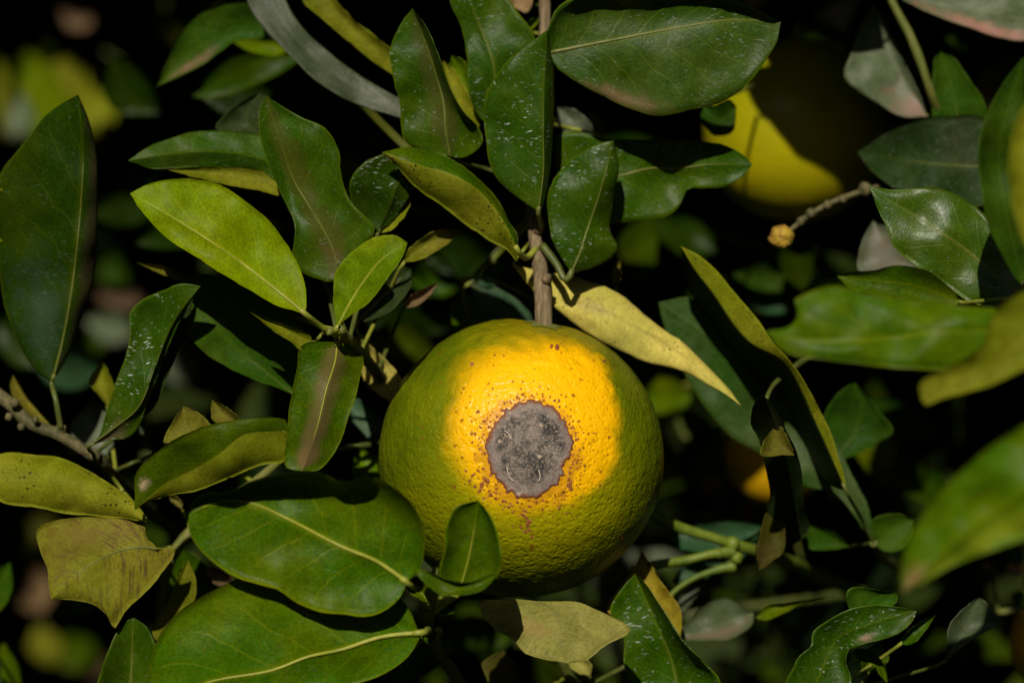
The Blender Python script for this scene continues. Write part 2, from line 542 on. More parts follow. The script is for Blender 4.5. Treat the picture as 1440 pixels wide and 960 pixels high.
def gleaf(sh, kind, d, base, tip, width, bend=0.0, **kw):
    """a leaf of the ordinary outline, from base to tip, width in pixels"""
    b, t = Vector(base), Vector(tip)
    ax = t - b
    n_ = Vector((-ax.y, ax.x)).normalized()
    f = lambda s: b + ax * s + n_ * (bend * ax.length * math.sin(math.pi * s))
    M = [tuple(f(s)) for s in (0, .25, .5, .75, 1)]
    prof = ((.08, .35), (.22, .8), (.42, 1), (.62, .93), (.8, .62), (.93, .25))
    L = [tuple(f(s) + n_ * width * .5 * w) for s, w in prof]
    R = [tuple(f(s) - n_ * width * .5 * w) for s, w in prof]
    return leaf(sh, kind, d, M, L, R, **kw)

# ================================================================== the fruiting twig above the orange
T = Shoot('fruiting_twig', 'brown barked fruiting twig with glossy dark leaves holding the scarred orange', (755, 330, 0.2))
T.stem([(765, 470, -.7, 12.5), (764, 440, -.7, 12.5), (762, 400, -.5, 11.5), (757, 360, -.2, 10.5), (750, 315, .1, 9.5),
        (748, 270, .5, 9), (752, 200, 1.2, 8.5), (758, 110, 1.8, 8), (766, 40, 2.0, 8), (764, -40, 2.2, 8), (750, -160, 4, 9), (735, -330, 10, 11), (730, -420, 18, 13)], BARK,
       knobs=[(757, 322, -.2, 8), (768, 392, -.7, 8)])
# winged green stalk of the leaf right of the twig
leaf(T, 'dark', -1.6, [(757, 298), (764, 240), (764, 180), (765, 110), (770, 42)],
     [(727, 277), (700, 253), (688, 227), (683, 193), (680, 160), (683, 133), (700, 103), (723, 77), (753, 55)],
     [(764, 288), (772, 250), (777, 200), (779, 150), (779, 100), (777, 67)], tilt=-.15, dl=.15, dr=.75, cup=-.2, rib=.5,
     pet=[(762, 318, -.5)], petw=4.5, label='upright dark glossy leaf in front of the twig, flecked with white scratches', gain=1.0, scr=1.0)
leaf(T, 'dark', -.9, [(803, 384), (815, 357), (827, 320), (843, 273), (863, 198)],
     [(790, 363), (777, 340), (772, 310), (769, 285), (774, 262), (790, 237), (813, 217), (840, 203)],
     [(835, 376), (862, 360), (868, 346), (858, 325), (860, 300), (866, 265), (870, 227)], tilt=-.2, dl=.1, dr=.5, cup=-.15, rib=.9,
     pet=[(795, 394, -.9), (783, 372, -.7), (762, 345, -.4)], petw=6.0, scr=.9,
     label='pointed dark leaf hanging right of the twig on a yellow green stalk')
leaf(T, 'dark', .7, [(785, 262), (873, 247), (913, 237), (960, 236), (1000, 231), (1058, 232)],
     [(782, 190), (800, 185), (837, 192), (863, 196), (910, 196), (960, 197), (993, 199), (1027, 207), (1047, 219)],
     [(800, 312), (868, 313), (910, 310), (943, 302), (957, 287), (966, 267), (993, 264), (1020, 262), (1043, 249)], tilt=-.25,
     dl=-.1, dr=.1, rib=1.0, scr=.5, gain=1.25, label='blunt dark leaf reaching right with its upper half in shadow')
leaf(T, 'dark', -1.4, [(774, 74), (870, 55), (960, 38), (1030, 28), (1098, 31)],
     [(768, 50), (772, 34), (785, 10), (813, -6), (880, -18), (950, -18), (1000, -12), (1037, 0), (1060, 12), (1085, 24)],
     [(780, 92), (793, 103), (813, 117), (857, 140), (897, 157), (923, 163), (960, 158), (1003, 148), (1027, 137), (1050, 120), (1073, 90), (1092, 60)],
     tilt=-.22, dl=-.35, cl=.5, dr=-.1, rib=1.3, scr=.35, dust=.04, gain=1.2,
     blotch=((.95, .30, .26, .20, (.16, .10, .05), .7),), label='broad leaf at the top with brown scorched lower edge and yellow midrib')
leaf(T, 'dark', .1, [(712, 215), (700, 150), (693, 87), (677, 43), (660, 0), (645, -50)],
     [(690, 180), (680, 170), (673, 163), (662, 140), (657, 110), (657, 83), (652, 50), (643, 27), (632, 0), (632, -30)],
     [(735, 170), (750, 110), (753, 57), (747, 43), (733, 23), (717, 0), (690, -30)], tilt=-.15, rib=.7, scr=.45, gain=1.1, dl=.0, dr=-.1)
leaf(T, 'dark', -.9, [(633, 220), (632, 213), (627, 187), (624, 145), (612, 100), (597, 55), (580, 12)],
     [(612, 216), (580, 207), (570, 200), (564, 180), (563, 150), (555, 117), (548, 73), (560, 40)],
     [(650, 222), (667, 214), (680, 199), (672, 178), (656, 162), (643, 143), (629, 113), (622, 92), (611, 63), (596, 32)], tilt=-.12,
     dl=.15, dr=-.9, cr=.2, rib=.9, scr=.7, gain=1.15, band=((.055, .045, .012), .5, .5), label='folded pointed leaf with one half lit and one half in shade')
leaf(T, 'under', 1.0, [(668, 186), (652, 160), (640, 132), (622, 85)], [(655, 172), (640, 150), (628, 118)], [(676, 172), (662, 140), (640, 100)], rib=0, spk=0)
leaf(T, 'lime', 1.6, [(668, 140), (650, 110), (635, 78)], [(640, 130), (630, 105)], [(660, 110), (652, 85)], rib=0)
leaf(T, 'lime', 1.0, [(740, 45), (750, 34), (758, 24)], [(738, 36), (746, 27)], [(748, 42), (756, 33)], rib=0)
leaf(T, 'brown', 2.2, [(722, 10), (732, -10), (742, -40)], [(716, 0), (722, -25)], [(742, 18), (750, -15)], rib=0, gain=1.4)
# arched leaf left of the twig with its speckled yellow underside
leaf(T, 'mid', -1.6, [(728, 352), (712, 318), (692, 288), (667, 263), (632, 244), (590, 233), (537, 214)],
     [(727, 330), (720, 318), (709, 296), (693, 272), (670, 249), (640, 226), (607, 213), (567, 207)],
     [(727, 368), (713, 351), (687, 338), (662, 321), (635, 300), (613, 284), (583, 262), (560, 236)], tilt=-.1, dl=.7, dr=.35, cup=-.3,
     flip='R', rib=0, gain=.9, spk=1.0, pet=[(741, 362, -.6), (754, 350, -.3)], petw=5, label='arched leaf showing a black speckled yellow underside')
leaf(T, 'pale', .25, [(722, 372), (790, 420), (880, 455), (960, 502), (1042, 570)],
     [(760, 380), (800, 388), (850, 402), (880, 420), (907, 443), (933, 463), (960, 481), (987, 507), (1020, 541)],
     [(733, 390), (753, 412), (777, 430), (797, 446), (830, 470), (873, 493), (913, 510), (960, 522), (993, 540), (1020, 555)], tilt=-.1,
     rib=0, dl=.3, dr=.0, cup=-.3, spk=.5, pet=[(738, 350, .8), (752, 335, .3)], blotch=((-.1, .35, .3, .12, (.30, .22, .10), .4),),
     label='pale yellow dying leaf stretching right behind the orange')
leaf(T, 'blue', 4.4, [(660, 397), (690, 422), (720, 440), (755, 462)], [(690, 402), (715, 414), (738, 432)], [(667, 420), (680, 443), (700, 462)], tilt=-.3, rib=.6, dust=.3, gain=1.25)
leaf(T, 'mid', 4.5, [(650, 408), (655, 435), (672, 478)], [(640, 418), (632, 432), (642, 463)], [(664, 418), (678, 440), (692, 465)], tilt=-.2, rib=.6)
leaf(T, 'blue', 4.8, [(668, 402), (690, 384), (708, 372)], [(676, 386), (692, 372)], [(690, 402), (706, 392)], tilt=-.3, rib=0)
T.stem([(648, 397, 3.0, 5), (667, 390, 2.8, 3), (710, 400, 2.4, 3), (752, 424, 1.2, 3), (764, 440, -.3, 3)], PETDARK, name='side_twig')
leaf(T, 'olive', 1.2, [(866, 404), (868, 385), (872, 364)], [(860, 396), (862, 378)], [(873, 392), (873, 374)], rib=0, autopet=False, pet=[(862, 430, 2.4)])
leaf(T, 'grey', 3.4, [(838, 196), (806, 172), (782, 150)], [(812, 192), (786, 178)], [(832, 176), (812, 156)], tilt=-.2, rib=0)
leaf(T, 'olive', 2.0, [(850, 190), (840, 172), (827, 157)], [(840, 186), (830, 170)], [(850, 178), (838, 162)], rib=0)

# ================================================================== upper left shoot (node left of the orange)
A = Shoot('leafy_shoot', 'left shoot with a vivid yellow green young leaf among darker leaves, beside the orange', (466, 470, -1.0))
A.stem([(462, 462, -2.6, 4), (475, 468, -2.2, 7), (490, 478, -1.5, 8), (510, 500, -.5, 8), (545, 540, 2, 8), (600, 600, 6, 9), (650, 640, 12, 10), (700, 500, 24, 14)], GREENBARK,
       knobs=[(463, 467, -2.7, 5), (480, 464, -2.2, 7)])
leaf(A, 'bright', -3.2, [(429, 441), (393, 411), (340, 370), (277, 327), (233, 300), (183, 272)],
     [(431, 420), (427, 393), (417, 367), (403, 343), (387, 320), (343, 281), (310, 260), (277, 252), (233, 253), (200, 262)],
     [(393, 431), (350, 407), (300, 377), (253, 347), (218, 320), (200, 297)], tilt=-.5, side=.05, dl=.0, dr=-.15, rib=1.0,
     pet=[(447, 456, -3.0), (463, 467, -2.6)], petw=5, label='bright yellow green young leaf, the lightest of all')
leaf(A, 'lime', -4.2, [(474, 462), (490, 430), (512, 395), (540, 362), (573, 342)],
     [(470, 440), (469, 415), (470, 388), (480, 370), (500, 350), (530, 333), (556, 331)],
     [(480, 454), (500, 439), (520, 424), (543, 394), (563, 366)], tilt=-.15, side=-.15, dl=.1, dr=-.4, cr=.3, rib=.9, gain=1.15,
     pet=[(470, 470, -3.2), (476, 470, -2.4)], petw=5, label='small cupped light green leaf at the shoot tip')
leaf(A, 'dark', -1.9, [(476, 376), (466, 345), (453, 320), (433, 287), (413, 253), (398, 213), (385, 172), (375, 136)],
     [(467, 396), (447, 392), (423, 383), (411, 366), (413, 343), (415, 320), (405, 293), (393, 267), (377, 233), (366, 193), (364, 157)],
     [(490, 372), (515, 345), (528, 322), (513, 305), (494, 284), (480, 247), (477, 213), (467, 193), (453, 177), (427, 166), (400, 152)],
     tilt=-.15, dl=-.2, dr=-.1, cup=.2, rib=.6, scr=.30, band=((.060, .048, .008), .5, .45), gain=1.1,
     blotch=((-.2, .05, .8, .16, (.09, .06, .025), .6),), label='saddle shaped dark leaf with a brownish midrib, tip pointing up')
leaf(A, 'dark', -.8, [(532, 325), (548, 290), (562, 255), (592, 232)],
     [(505, 305), (492, 275), (492, 258), (503, 237), (525, 221), (550, 214), (572, 218)],
     [(550, 313), (567, 290), (583, 263), (592, 245)], tilt=-.1, scr=1.0, gain=.8, rib=0, dr=.3)
leaf(A, 'under', -.3, [(528, 328), (556, 300), (578, 268)], [(535, 318), (560, 288)], [(548, 325), (566, 308), (578, 285)], rib=0, spk=.6)
leaf(A, 'dark', -.3, [(425, 250), (375, 226), (320, 214), (260, 214), (180, 226)],
     [(400, 205), (362, 189), (317, 184), (280, 184), (247, 192), (207, 207)],
     [(405, 262), (373, 244), (333, 237), (300, 235), (267, 235), (213, 237)], tilt=-.35, dl=.1, dr=.3, cr=0, cup=0, rib=.3, scr=.1, dust=.04, gain=1.1, sp=.05,
     label='narrow leaf pointing left with a speckled yellow underside below')
leaf(A, 'under', -.15, [(408, 262), (370, 255), (317, 246), (233, 238)], [(390, 246), (340, 236), (280, 234)], [(395, 275), (370, 269), (317, 260), (270, 248)], tilt=-.5, rib=0, spk=1.0)
leaf(A, 'deep', .9, [(500, 455), (530, 425), (578, 378)], [(500, 430), (530, 395), (560, 375)], [(520, 450), (550, 437), (577, 403)], tilt=-.2, scr=.3)
leaf(A, 'olive', .2, [(568, 368), (600, 344), (652, 322)], [(574, 352), (590, 337), (613, 324)], [(580, 368), (598, 362), (625, 346)], tilt=-.2, rib=0)
leaf(A, 'brown', 1.2, [(568, 432), (590, 418), (617, 397)], [(575, 418), (598, 404)], [(580, 432), (600, 420)], rib=0, gain=1.0)
leaf(A, 'mid', -2.9, [(474, 481), (472, 505), (459, 547), (446, 600), (425, 662)],
     [(455, 480), (433, 481), (420, 490), (419, 508), (413, 540), (407, 573), (403, 613), (402, 657)],
     [(490, 485), (507, 496), (511, 504), (503, 547), (490, 587), (478, 622), (462, 648), (445, 662)], tilt=-.2, dl=.1, dr=.2, cup=.25, rib=.6, gain=.85, spk=0,
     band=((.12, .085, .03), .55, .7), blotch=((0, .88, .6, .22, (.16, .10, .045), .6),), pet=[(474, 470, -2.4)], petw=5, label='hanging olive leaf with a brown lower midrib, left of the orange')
leaf(A, 'green', -.3, [(415, 556), (370, 520), (320, 480), (280, 430), (262, 392)],
     [(440, 520), (430, 470), (390, 420), (330, 395), (290, 385)],
     [(390, 545), (367, 537), (333, 523), (293, 500), (262, 468), (251, 447), (254, 420)], tilt=-.15, rib=.4, gain=.9)
leaf(A, 'under', -2.7, [(440, 482), (410, 468), (383, 453), (350, 437)], [(435, 470), (420, 463), (383, 450)], [(425, 492), (405, 478), (387, 467)], rib=0, spk=.1)
leaf(A, 'olive', .2, [(275, 398), (245, 384), (190, 368)], [(268, 391), (233, 375)], [(258, 396), (233, 388)], rib=0)
leaf(A, 'deep', 1.8, [(372, 190), (345, 168), (365, 130)], [(340, 186), (303, 181), (320, 157), (345, 140)], [(385, 170), (380, 140)], rib=0)
# pale pieces between shoot and orange
leaf(A, 'pale', 1.4, [(572, 585), (548, 545), (522, 505), (495, 472)], [(550, 566), (520, 545), (502, 515), (494, 490)], [(570, 560), (564, 532), (535, 498), (510, 478)], tilt=-.2, rib=0, gain=.8)
leaf(A, 'blue', 3.0, [(555, 632), (525, 600), (490, 570)], [(530, 626), (500, 600), (488, 585)], [(552, 610), (525, 575), (500, 560)], tilt=-.3, rib=0, dust=.3, gain=1.3)
leaf(A, 'mid', 3.2, [(540, 690), (520, 660), (505, 632)], [(515, 690), (495, 665), (498, 645)], [(540, 660), (530, 640)], tilt=-.3, rib=0, gain=1.4)
A.stem([(470, 632, 1.8, 3), (505, 627, 2, 4), (540, 622, 3, 5), (600, 610, 6, 5)], PETDARK, name='side_twig')

# ================================================================== far left twig
B = Shoot('leafy_twig', 'knobbly olive twig at the left edge carrying a large dark pointed leaf', (90, 610, .3))
B.stem([(-70, 500, 1.2, 9), (-20, 540, .7, 9), (0, 557, .5, 9), (20, 573, .4, 9.5), (40, 594, .3, 9), (80, 610, .2, 8.5), (110, 628, .2, 8), (135, 643, .3, 9), (150, 660, 1, 9), (190, 700, 5, 9), (260, 760, 14, 12)], DARKBARK,
       knobs=[(12, 586, 0, 6), (30, 600, 0, 6), (20, 566, 0, 7), (85, 604, .2, 9), (133, 640, .1, 9), (50, 590, -.1, 5)])
leaf(B, 'dark', -.3, [(73, 538), (88, 480), (99, 420), (108, 350), (115, 267), (117, 200), (110, 133)],
     [(50, 520), (33, 497), (10, 443), (2, 410), (-3, 360), (-6, 300), (0, 245), (20, 217), (43, 190), (60, 166), (88, 145)],
     [(87, 517), (103, 483), (123, 423), (133, 385), (137, 330), (138, 267), (135, 213), (127, 175)], tilt=-.1, side=.0, dl=.5, dr=.55, cup=-.3, rib=.8, scr=.12, dust=.0, gain=.62,
     blotch=((.8, .45, .6, .75, (.050, .038, .020), .75), (-.45, .22, .5, .25, (.030, .055, .030), .7)), sp=.03, pet=[(78, 560, -.1), (86, 604, .1)], petw=4.5,  # the blue green blotch paints in a sheen at the lower left
     label='large dark pointed leaf at the left edge with a brown right margin')
leaf(B, 'dark', -1.6, [(125, 627), (160, 602), (195, 572), (218, 515), (243, 455), (282, 402)],
     [(140, 612), (150, 575), (165, 532), (179, 493), (183, 463), (182, 440), (197, 423), (227, 409), (253, 399)],
     [(150, 620), (180, 615), (196, 598), (206, 570), (225, 520), (240, 480), (262, 435)], tilt=-.1, side=-.05, dl=.1, dr=.3, cup=.2, rib=.5, scr=1.0, gain=.95,
     blotch=((.4, .1, .7, .14, (.17, .11, .07), .8),), pet=[(133, 640, .2)], label='twisted dark leaf with white scuffs standing on the left twig')
leaf(B, 'deep', -.6, [(195, 590), (232, 520), (272, 415)], [(200, 570), (225, 510), (258, 436)], [(215, 575), (240, 520), (268, 440)], rib=0)
leaf(B, 'under', -1.7, [(206, 733), (150, 695), (80, 672), (-30, 666)],
     [(203, 722), (180, 697), (143, 673), (117, 657), (83, 643), (50, 639), (0, 637)],
     [(170, 728), (133, 726), (83, 720), (43, 712), (0, 705)], tilt=-.15, dl=.4, dr=.4, cup=-.3, rib=0, spk=.8, label='yellow green leaf with black specks at the left edge')
leaf(B, 'olive', 2.0, [(78, 604), (48, 572), (18, 527)], [(58, 582), (30, 548)], [(47, 588), (14, 548)], rib=0, spk=0)
leaf(B, 'under', 2.6, [(152, 572), (145, 540), (143, 506)], [(140, 556), (125, 537)], [(160, 545), (152, 522)], rib=0, spk=0)
leaf(B, 'grey', 3.6, [(150, 640), (130, 605), (132, 560)], [(112, 628), (98, 602), (112, 580)], [(160, 620), (155, 590), (146, 574)], tilt=-.3, rib=0, dust=.8, gain=1.3)
leaf(B, 'grey', 1.2, [(217, 637), (206, 618), (195, 597)], [(208, 632), (197, 612)], [(214, 628), (204, 606)], rib=0)

# ================================================================== lower left shoot in front of the orange
Cc = Shoot('leafy_shoot', 'lower left shoot with two broad fresh green leaves overlapping in front of the orange', (603, 850, -3.6))
Cc.stem([(612, 800, -5.2, 4), (606, 845, -4.0, 8), (600, 875, -3.4, 10), (610, 905, -2.2, 9), (640, 950, 0, 9), (680, 1010, 5, 10), (720, 1030, 14, 12)], GREENBARK,
        knobs=[(600, 862, -3.9, 9), (614, 888, -3.4, 8), (590, 866, -3.6, 7)])
leaf(Cc, 'mid', -6.1, [(572, 818), (530, 789), (480, 768), (400, 727), (353, 707), (310, 704), (266, 722)],
     [(590, 800), (597, 773), (598, 748), (583, 713), (557, 687), (523, 670), (480, 677), (460, 667), (433, 662), (400, 665), (350, 677), (320, 692), (293, 692), (272, 702)],
     [(563, 840), (532, 862), (507, 866), (480, 863), (450, 860), (417, 847), (393, 830), (333, 812), (300, 790), (277, 767), (265, 741)],
     tilt=-.18, dl=.1, cl=1.15, dr=-.2, cup=.25, rib=1.4, wave=.14, label='broad fresh green leaf in front of the orange, upper of the overlapping pair',
     pet=[(590, 834, -4.8), (603, 852, -4.1)], petw=6)
leaf(Cc, 'mid', -5.3, [(603, 848), (592, 832), (570, 812)], [(596, 845), (575, 832), (567, 820)], [(606, 836), (598, 818), (585, 809)], rib=.5, pet=[(606, 856, -4)], name='petiole_wing', lit=False)
leaf(Cc, 'mid', -5.3, [(594, 889), (537, 895), (480, 913), (433, 923), (383, 942), (283, 962), (205, 1010)],
     [(595, 902), (580, 866), (563, 842), (500, 815), (420, 805), (333, 813), (320, 820), (267, 847), (240, 870), (220, 903), (211, 940)],
     [(573, 923), (540, 947), (500, 962), (430, 990), (340, 1015), (260, 1025)], tilt=-.22, dl=-.1, dr=.1, cup=.2, rib=1.4, wave=.12, gain=.95,
     pet=[(602, 886, -4.0)], petw=6, label='broad fresh green leaf at the bottom, lower of the overlapping pair')
leaf(Cc, 'mid', -6.2, [(645, 834), (655, 800), (664, 760), (673, 703)],
     [(620, 815), (617, 800), (625, 773), (627, 740), (640, 713)],
     [(672, 832), (694, 817), (706, 793), (703, 762), (691, 727)], tilt=.1, side=.1, dl=-.2, dr=-.5, cr=.4, cup=.5, rib=.6, wave=.12, gain=.85,
     pet=[(628, 846, -5.5), (612, 858, -4.2)], petw=5, label='small cupped leaf standing in front of the lower part of the orange')
leaf(Cc, 'mid', -6.6, [(622, 838), (645, 828), (670, 824), (700, 808)],
     [(605, 826), (590, 812), (585, 800), (600, 802), (630, 815), (660, 818), (690, 806)],
     [(630, 837), (655, 836), (680, 828)], tilt=-.3, rib=0, gain=.8, lit=False, autopet=False, pet=[(612, 856, -4.4)])
leaf(Cc, 'deep', -1.2, [(600, 895), (570, 925), (530, 960)], [(560, 905), (530, 930)], [(640, 910), (610, 940), (570, 960)], tilt=-.3, ro=.25)
leaf(Cc, 'dark', -3.2, [(606, 866), (592, 880), (600, 905)], [(594, 868), (586, 885)], [(612, 880), (612, 896)], tilt=-.5, rib=0, ro=.15, gain=1.5)
leaf(Cc, 'mid', -3.0, [(610, 862), (628, 856), (640, 860)], [(618, 856), (630, 853)], [(618, 866), (632, 863)], rib=0)

# ================================================================== shoot at the lower left
D = Shoot('leafy_shoot', 'older lower left shoot with rust streaked olive leaves below the twig', (245, 760, 1.0))
D.stem([(425, 600, .5, 5), (400, 640, .8, 6), (330, 700, 1.2, 7), (260, 755, 1.2, 8), (235, 800, 1.4, 8), (225, 860, 2, 8), (240, 960, 6, 9), (280, 1050, 14, 12)], GREENBARK)
leaf(D, 'lime', -2.7, [(405, 606), (375, 607), (343, 611), (310, 637), (267, 663), (233, 680), (203, 704), (189, 717)],
     [(403, 590), (367, 587), (333, 590), (283, 601), (240, 621), (213, 641), (198, 655), (189, 672), (190, 695)],
     [(403, 646), (367, 654), (320, 673), (283, 688), (247, 695), (213, 704)], tilt=-.15, dl=-.1, dr=.35, cup=-.15, rib=0, gain=.55, flip='R', spk=.15,
     under='under', pet=[(420, 602, .3)], blotch=((-.55, .85, .3, .05, (.45, .33, .2), .8),), label='olive leaf with its paler underside folded up, pointing left')
leaf(D, 'olive', -1.8, [(222, 772), (200, 769), (160, 777), (117, 800), (72, 842)],
     [(215, 764), (206, 756), (200, 732), (133, 727), (77, 731), (52, 743), (56, 773), (67, 800), (68, 824)],
     [(247, 771), (230, 802), (200, 837), (177, 858), (160, 884), (154, 870), (133, 850), (100, 843)], tilt=-.12, dl=.3, dr=.4, cup=-.1, rib=.7, gain=1.15, spk=.1,
     blotch=((-.6, .5, .6, .5, (.13, .075, .015), .6),), label='square ended olive leaf streaked with brown, lower left')
leaf(D, 'under', .2, [(228, 905), (245, 850), (265, 787)], [(216, 895), (214, 880), (234, 850), (252, 808)], [(250, 880), (272, 850), (276, 820)], tilt=-.1, rib=.5, gain=.7, spk=.1)
leaf(D, 'dark', -.8, [(180, 1010), (185, 940), (187, 867)], [(130, 1000), (137, 960), (143, 938), (157, 903), (170, 880)], [(230, 1000), (222, 940), (218, 905), (207, 882)], tilt=-.1, scr=.2, gain=1.1)
leaf(D, 'olive', -1.0, [(290, 625), (262, 598), (258, 571)], [(250, 622), (230, 622), (242, 594)], [(300, 605), (282, 582)], rib=0, gain=.9, spk=.1)
leaf(D, 'olive', -.8, [(340, 600), (315, 582), (298, 562)], [(300, 592), (297, 578)], [(338, 590), (318, 572)], rib=0, gain=.9, spk=.1)
leaf(D, 'mid', 3.0, [(300, 835), (262, 810), (258, 772)], [(240, 850), (222, 815), (236, 785)], [(305, 820), (290, 795), (275, 780)], tilt=-.1, rib=0, gain=.7)
leaf(D, 'brown', 2.4, [(330, 826), (308, 810), (290, 797)], [(305, 822), (292, 806)], [(328, 814), (310, 800)], rib=0, gain=.7)
leaf(D, 'pale', 1.0, [(256, 716), (248, 706), (238, 697)], [(250, 712), (240, 704)], [(256, 706), (248, 698)], rib=0, gain=.5)

# ================================================================== below the orange
E = Shoot('leafy_shoot', 'shoot under the orange with a khaki leaf and a white scratched green leaf', (800, 960, 1.0))
E.stem([(757, 850, -2.6, 4), (770, 880, -.5, 5), (795, 940, .8, 7), (830, 1000, 2, 8), (860, 1060, 8, 10)], GREENBARK)
leaf(E, 'khaki', -3.5, [(757, 845), (780, 860), (793, 887), (797, 932)],
     [(728, 842), (700, 842), (674, 846), (683, 870), (700, 887), (722, 899), (737, 917), (767, 927)],
     [(785, 845), (813, 846), (840, 857), (887, 885), (847, 910), (827, 927)], tilt=-.3, dl=.1, dr=.15, cup=-.25, rib=.5, wave=.15, gain=.9,
     blotch=((-.4, .55, .35, .18, (.32, .2, .07), .4),), label='khaki leaf lying just under the orange, its left end in shadow', autopet=False)
leaf(E, 'dark', -.6, [(960, 1010), (945, 930), (920, 868), (893, 806)],
     [(910, 1010), (890, 965), (877, 933), (877, 897), (858, 858), (867, 837)],
     [(1010, 985), (1012, 955), (992, 932), (960, 899), (930, 852), (907, 819)], tilt=-.2, dl=-.15, dr=-1.1, cr=.2, cup=.2, rib=.6, scr=1.0, gain=1.3,
     label='leaf folded along its midrib and covered in white scratches, below the orange')
leaf(E, 'ochre', 1.0, [(957, 895), (930, 850), (914, 815), (902, 772)], [(945, 880), (900, 870), (857, 863), (853, 850), (872, 825), (897, 787)], [(958, 860), (947, 840), (930, 818), (913, 789)], tilt=-.1, rib=.5, dl=-.2,
     label='yellow folded leaf standing right below the orange')
leaf(E, 'olive', .6, [(720, 1000), (715, 960), (708, 913)], [(690, 990), (685, 955), (677, 933), (690, 922)], [(740, 990), (732, 955), (723, 930)], rib=0, gain=.4, spk=0)
leaf(E, 'khaki', 1.2, [(830, 950), (815, 930), (800, 925)], [(812, 945), (798, 934)], [(832, 934), (818, 924)], rib=0)

# ================================================================== right shoots
F = Shoot('leafy_shoot', 'right shoot with a long blue green leaf behind the pale dying leaf', (1230, 765, 3.2))
F.stem([(1228, 763, 3.0, 6), (1234, 774, 5, 7), (1246, 788, 9, 7), (1270, 800, 16, 8), (1300, 820, 26, 9)], GREENBARK)
leaf(F, 'green', 3.0, [(1228, 763), (1200, 705), (1160, 640), (1095, 560), (1015, 485), (926, 425)],
     [(1205, 730), (1172, 692), (1130, 684), (1075, 642), (1027, 613), (993, 573), (962, 525), (938, 470)],
     [(1222, 715), (1195, 660), (1165, 600), (1120, 530), (1050, 460), (980, 418)], tilt=-.25, dl=.1, dr=.2, rib=.6, gain=.8, dust=.12, sp=.12, pet=[(1230, 766, 3.2)],
     label='long blue green leaf slanting down right behind the pale leaf')
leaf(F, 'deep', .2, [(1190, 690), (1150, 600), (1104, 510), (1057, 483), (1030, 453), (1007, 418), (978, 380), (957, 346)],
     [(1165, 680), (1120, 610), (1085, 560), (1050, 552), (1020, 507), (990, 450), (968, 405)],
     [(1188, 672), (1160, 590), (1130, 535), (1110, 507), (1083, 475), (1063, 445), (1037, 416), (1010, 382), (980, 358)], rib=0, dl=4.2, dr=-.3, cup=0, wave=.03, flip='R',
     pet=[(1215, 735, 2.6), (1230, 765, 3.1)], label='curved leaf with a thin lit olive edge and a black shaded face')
leaf(F, 'green', 4.5, [(1165, 655), (1200, 610), (1212, 560), (1203, 538)], [(1150, 620), (1165, 570), (1188, 545)], [(1200, 640), (1235, 622), (1257, 606), (1230, 572)], tilt=-.1, rib=.4, gain=.7)
leaf(F, 'green', 3.6, [(1230, 765), (1255, 745), (1285, 730)], [(1220, 745), (1230, 728), (1262, 722)], [(1245, 775), (1270, 772), (1285, 755)], tilt=-.2, rib=0, gain=.9)
leaf(F, 'green', 3.0, [(1195, 768), (1165, 756), (1132, 735)], [(1180, 750), (1150, 738)], [(1175, 772), (1138, 770), (1132, 750)], tilt=-.2, rib=0, gain=.8)

G = Shoot('withered_leaf_stalk', 'dark withered curled leaf hanging on a thin stalk in the shade right of the orange', (1090, 540, .8), 'dry shoot', None)
G.stem([(1078, 560, -.6, 3), (1085, 545, .3, 3), (1100, 530, 1.6, 4), (1140, 500, 4, 5), (1200, 470, 9, 7)], PETDARK)
leaf(G, 'deep', -.6, [(1075, 557), (1100, 620), (1110, 690), (1092, 750), (1067, 803)],
     [(1060, 567), (1057, 597), (1067, 618), (1072, 640), (1078, 664), (1082, 697), (1075, 727), (1062, 772)],
     [(1090, 572), (1105, 603), (1121, 637), (1128, 667), (1131, 707), (1138, 745), (1104, 774)], tilt=1.35, dr=.3, dl=.2, lit=False, rib=0, autopet=False)
leaf(G, 'olive', -2.6, [(1118, 640), (1095, 622), (1090, 600)], [(1100, 640), (1070, 640), (1075, 618)], [(1112, 625), (1098, 600)], rib=0, gain=.7, autopet=False)
leaf(G, 'olive', .9, [(1067, 802), (1088, 755), (1083, 697)], [(1064, 772), (1075, 727)], [(1085, 790), (1103, 772), (1098, 720)], rib=0, gain=.3, spk=0, autopet=False)

H = Shoot('leafless_twig', 'green twigs forking from a beige node to the right of the orange', (1030, 773, 3.0))
H.stem([(890, 715, 2.2, 7), (927, 728, 2.5, 7.5), (960, 743, 2.8, 8), (1000, 755, 3, 7.5), (1030, 765, 3.2, 8), (1055, 772, 3.6, 9), (1110, 790, 6, 10), (1200, 830, 14, 12)], TWIGGREEN,
       knobs=[(1030, 764, 3.0, 11), (1036, 784, 3.0, 9), (1010, 778, 2.8, 8)])
H.stem([(890, 800, 2.3, 6), (925, 793, 2.5, 6.5), (960, 788, 2.7, 6.5), (1000, 779, 2.8, 6.5), (1032, 775, 3, 9)], TWIGGREEN, name='side_twig')
H.stem([(930, 850, 3.2, 3.5), (960, 822, 3.2, 4), (1000, 803, 3.1, 5), (1034, 795, 3.1, 8)], TWIGGREEN, name='side_twig')
leaf(H, 'grey', 2.2, [(1060, 862), (1030, 872), (995, 884), (945, 898)], [(1050, 855), (1020, 840), (993, 848), (960, 880)], [(1058, 877), (1027, 898), (990, 900), (960, 900)], tilt=-.2, rib=.4, gain=1.0, dust=.15,
     blotch=((.5, .5, .5, .6, (.13, .09, .06), .7),), label='grey olive leaf half brown, below the green twigs', autopet=False)
leaf(H, 'lime', 2.6, [(1062, 868), (1090, 854), (1150, 842), (1168, 838)], [(1075, 852), (1110, 846)], [(1075, 872), (1105, 860), (1125, 850)], rib=0, gain=.7, autopet=False)
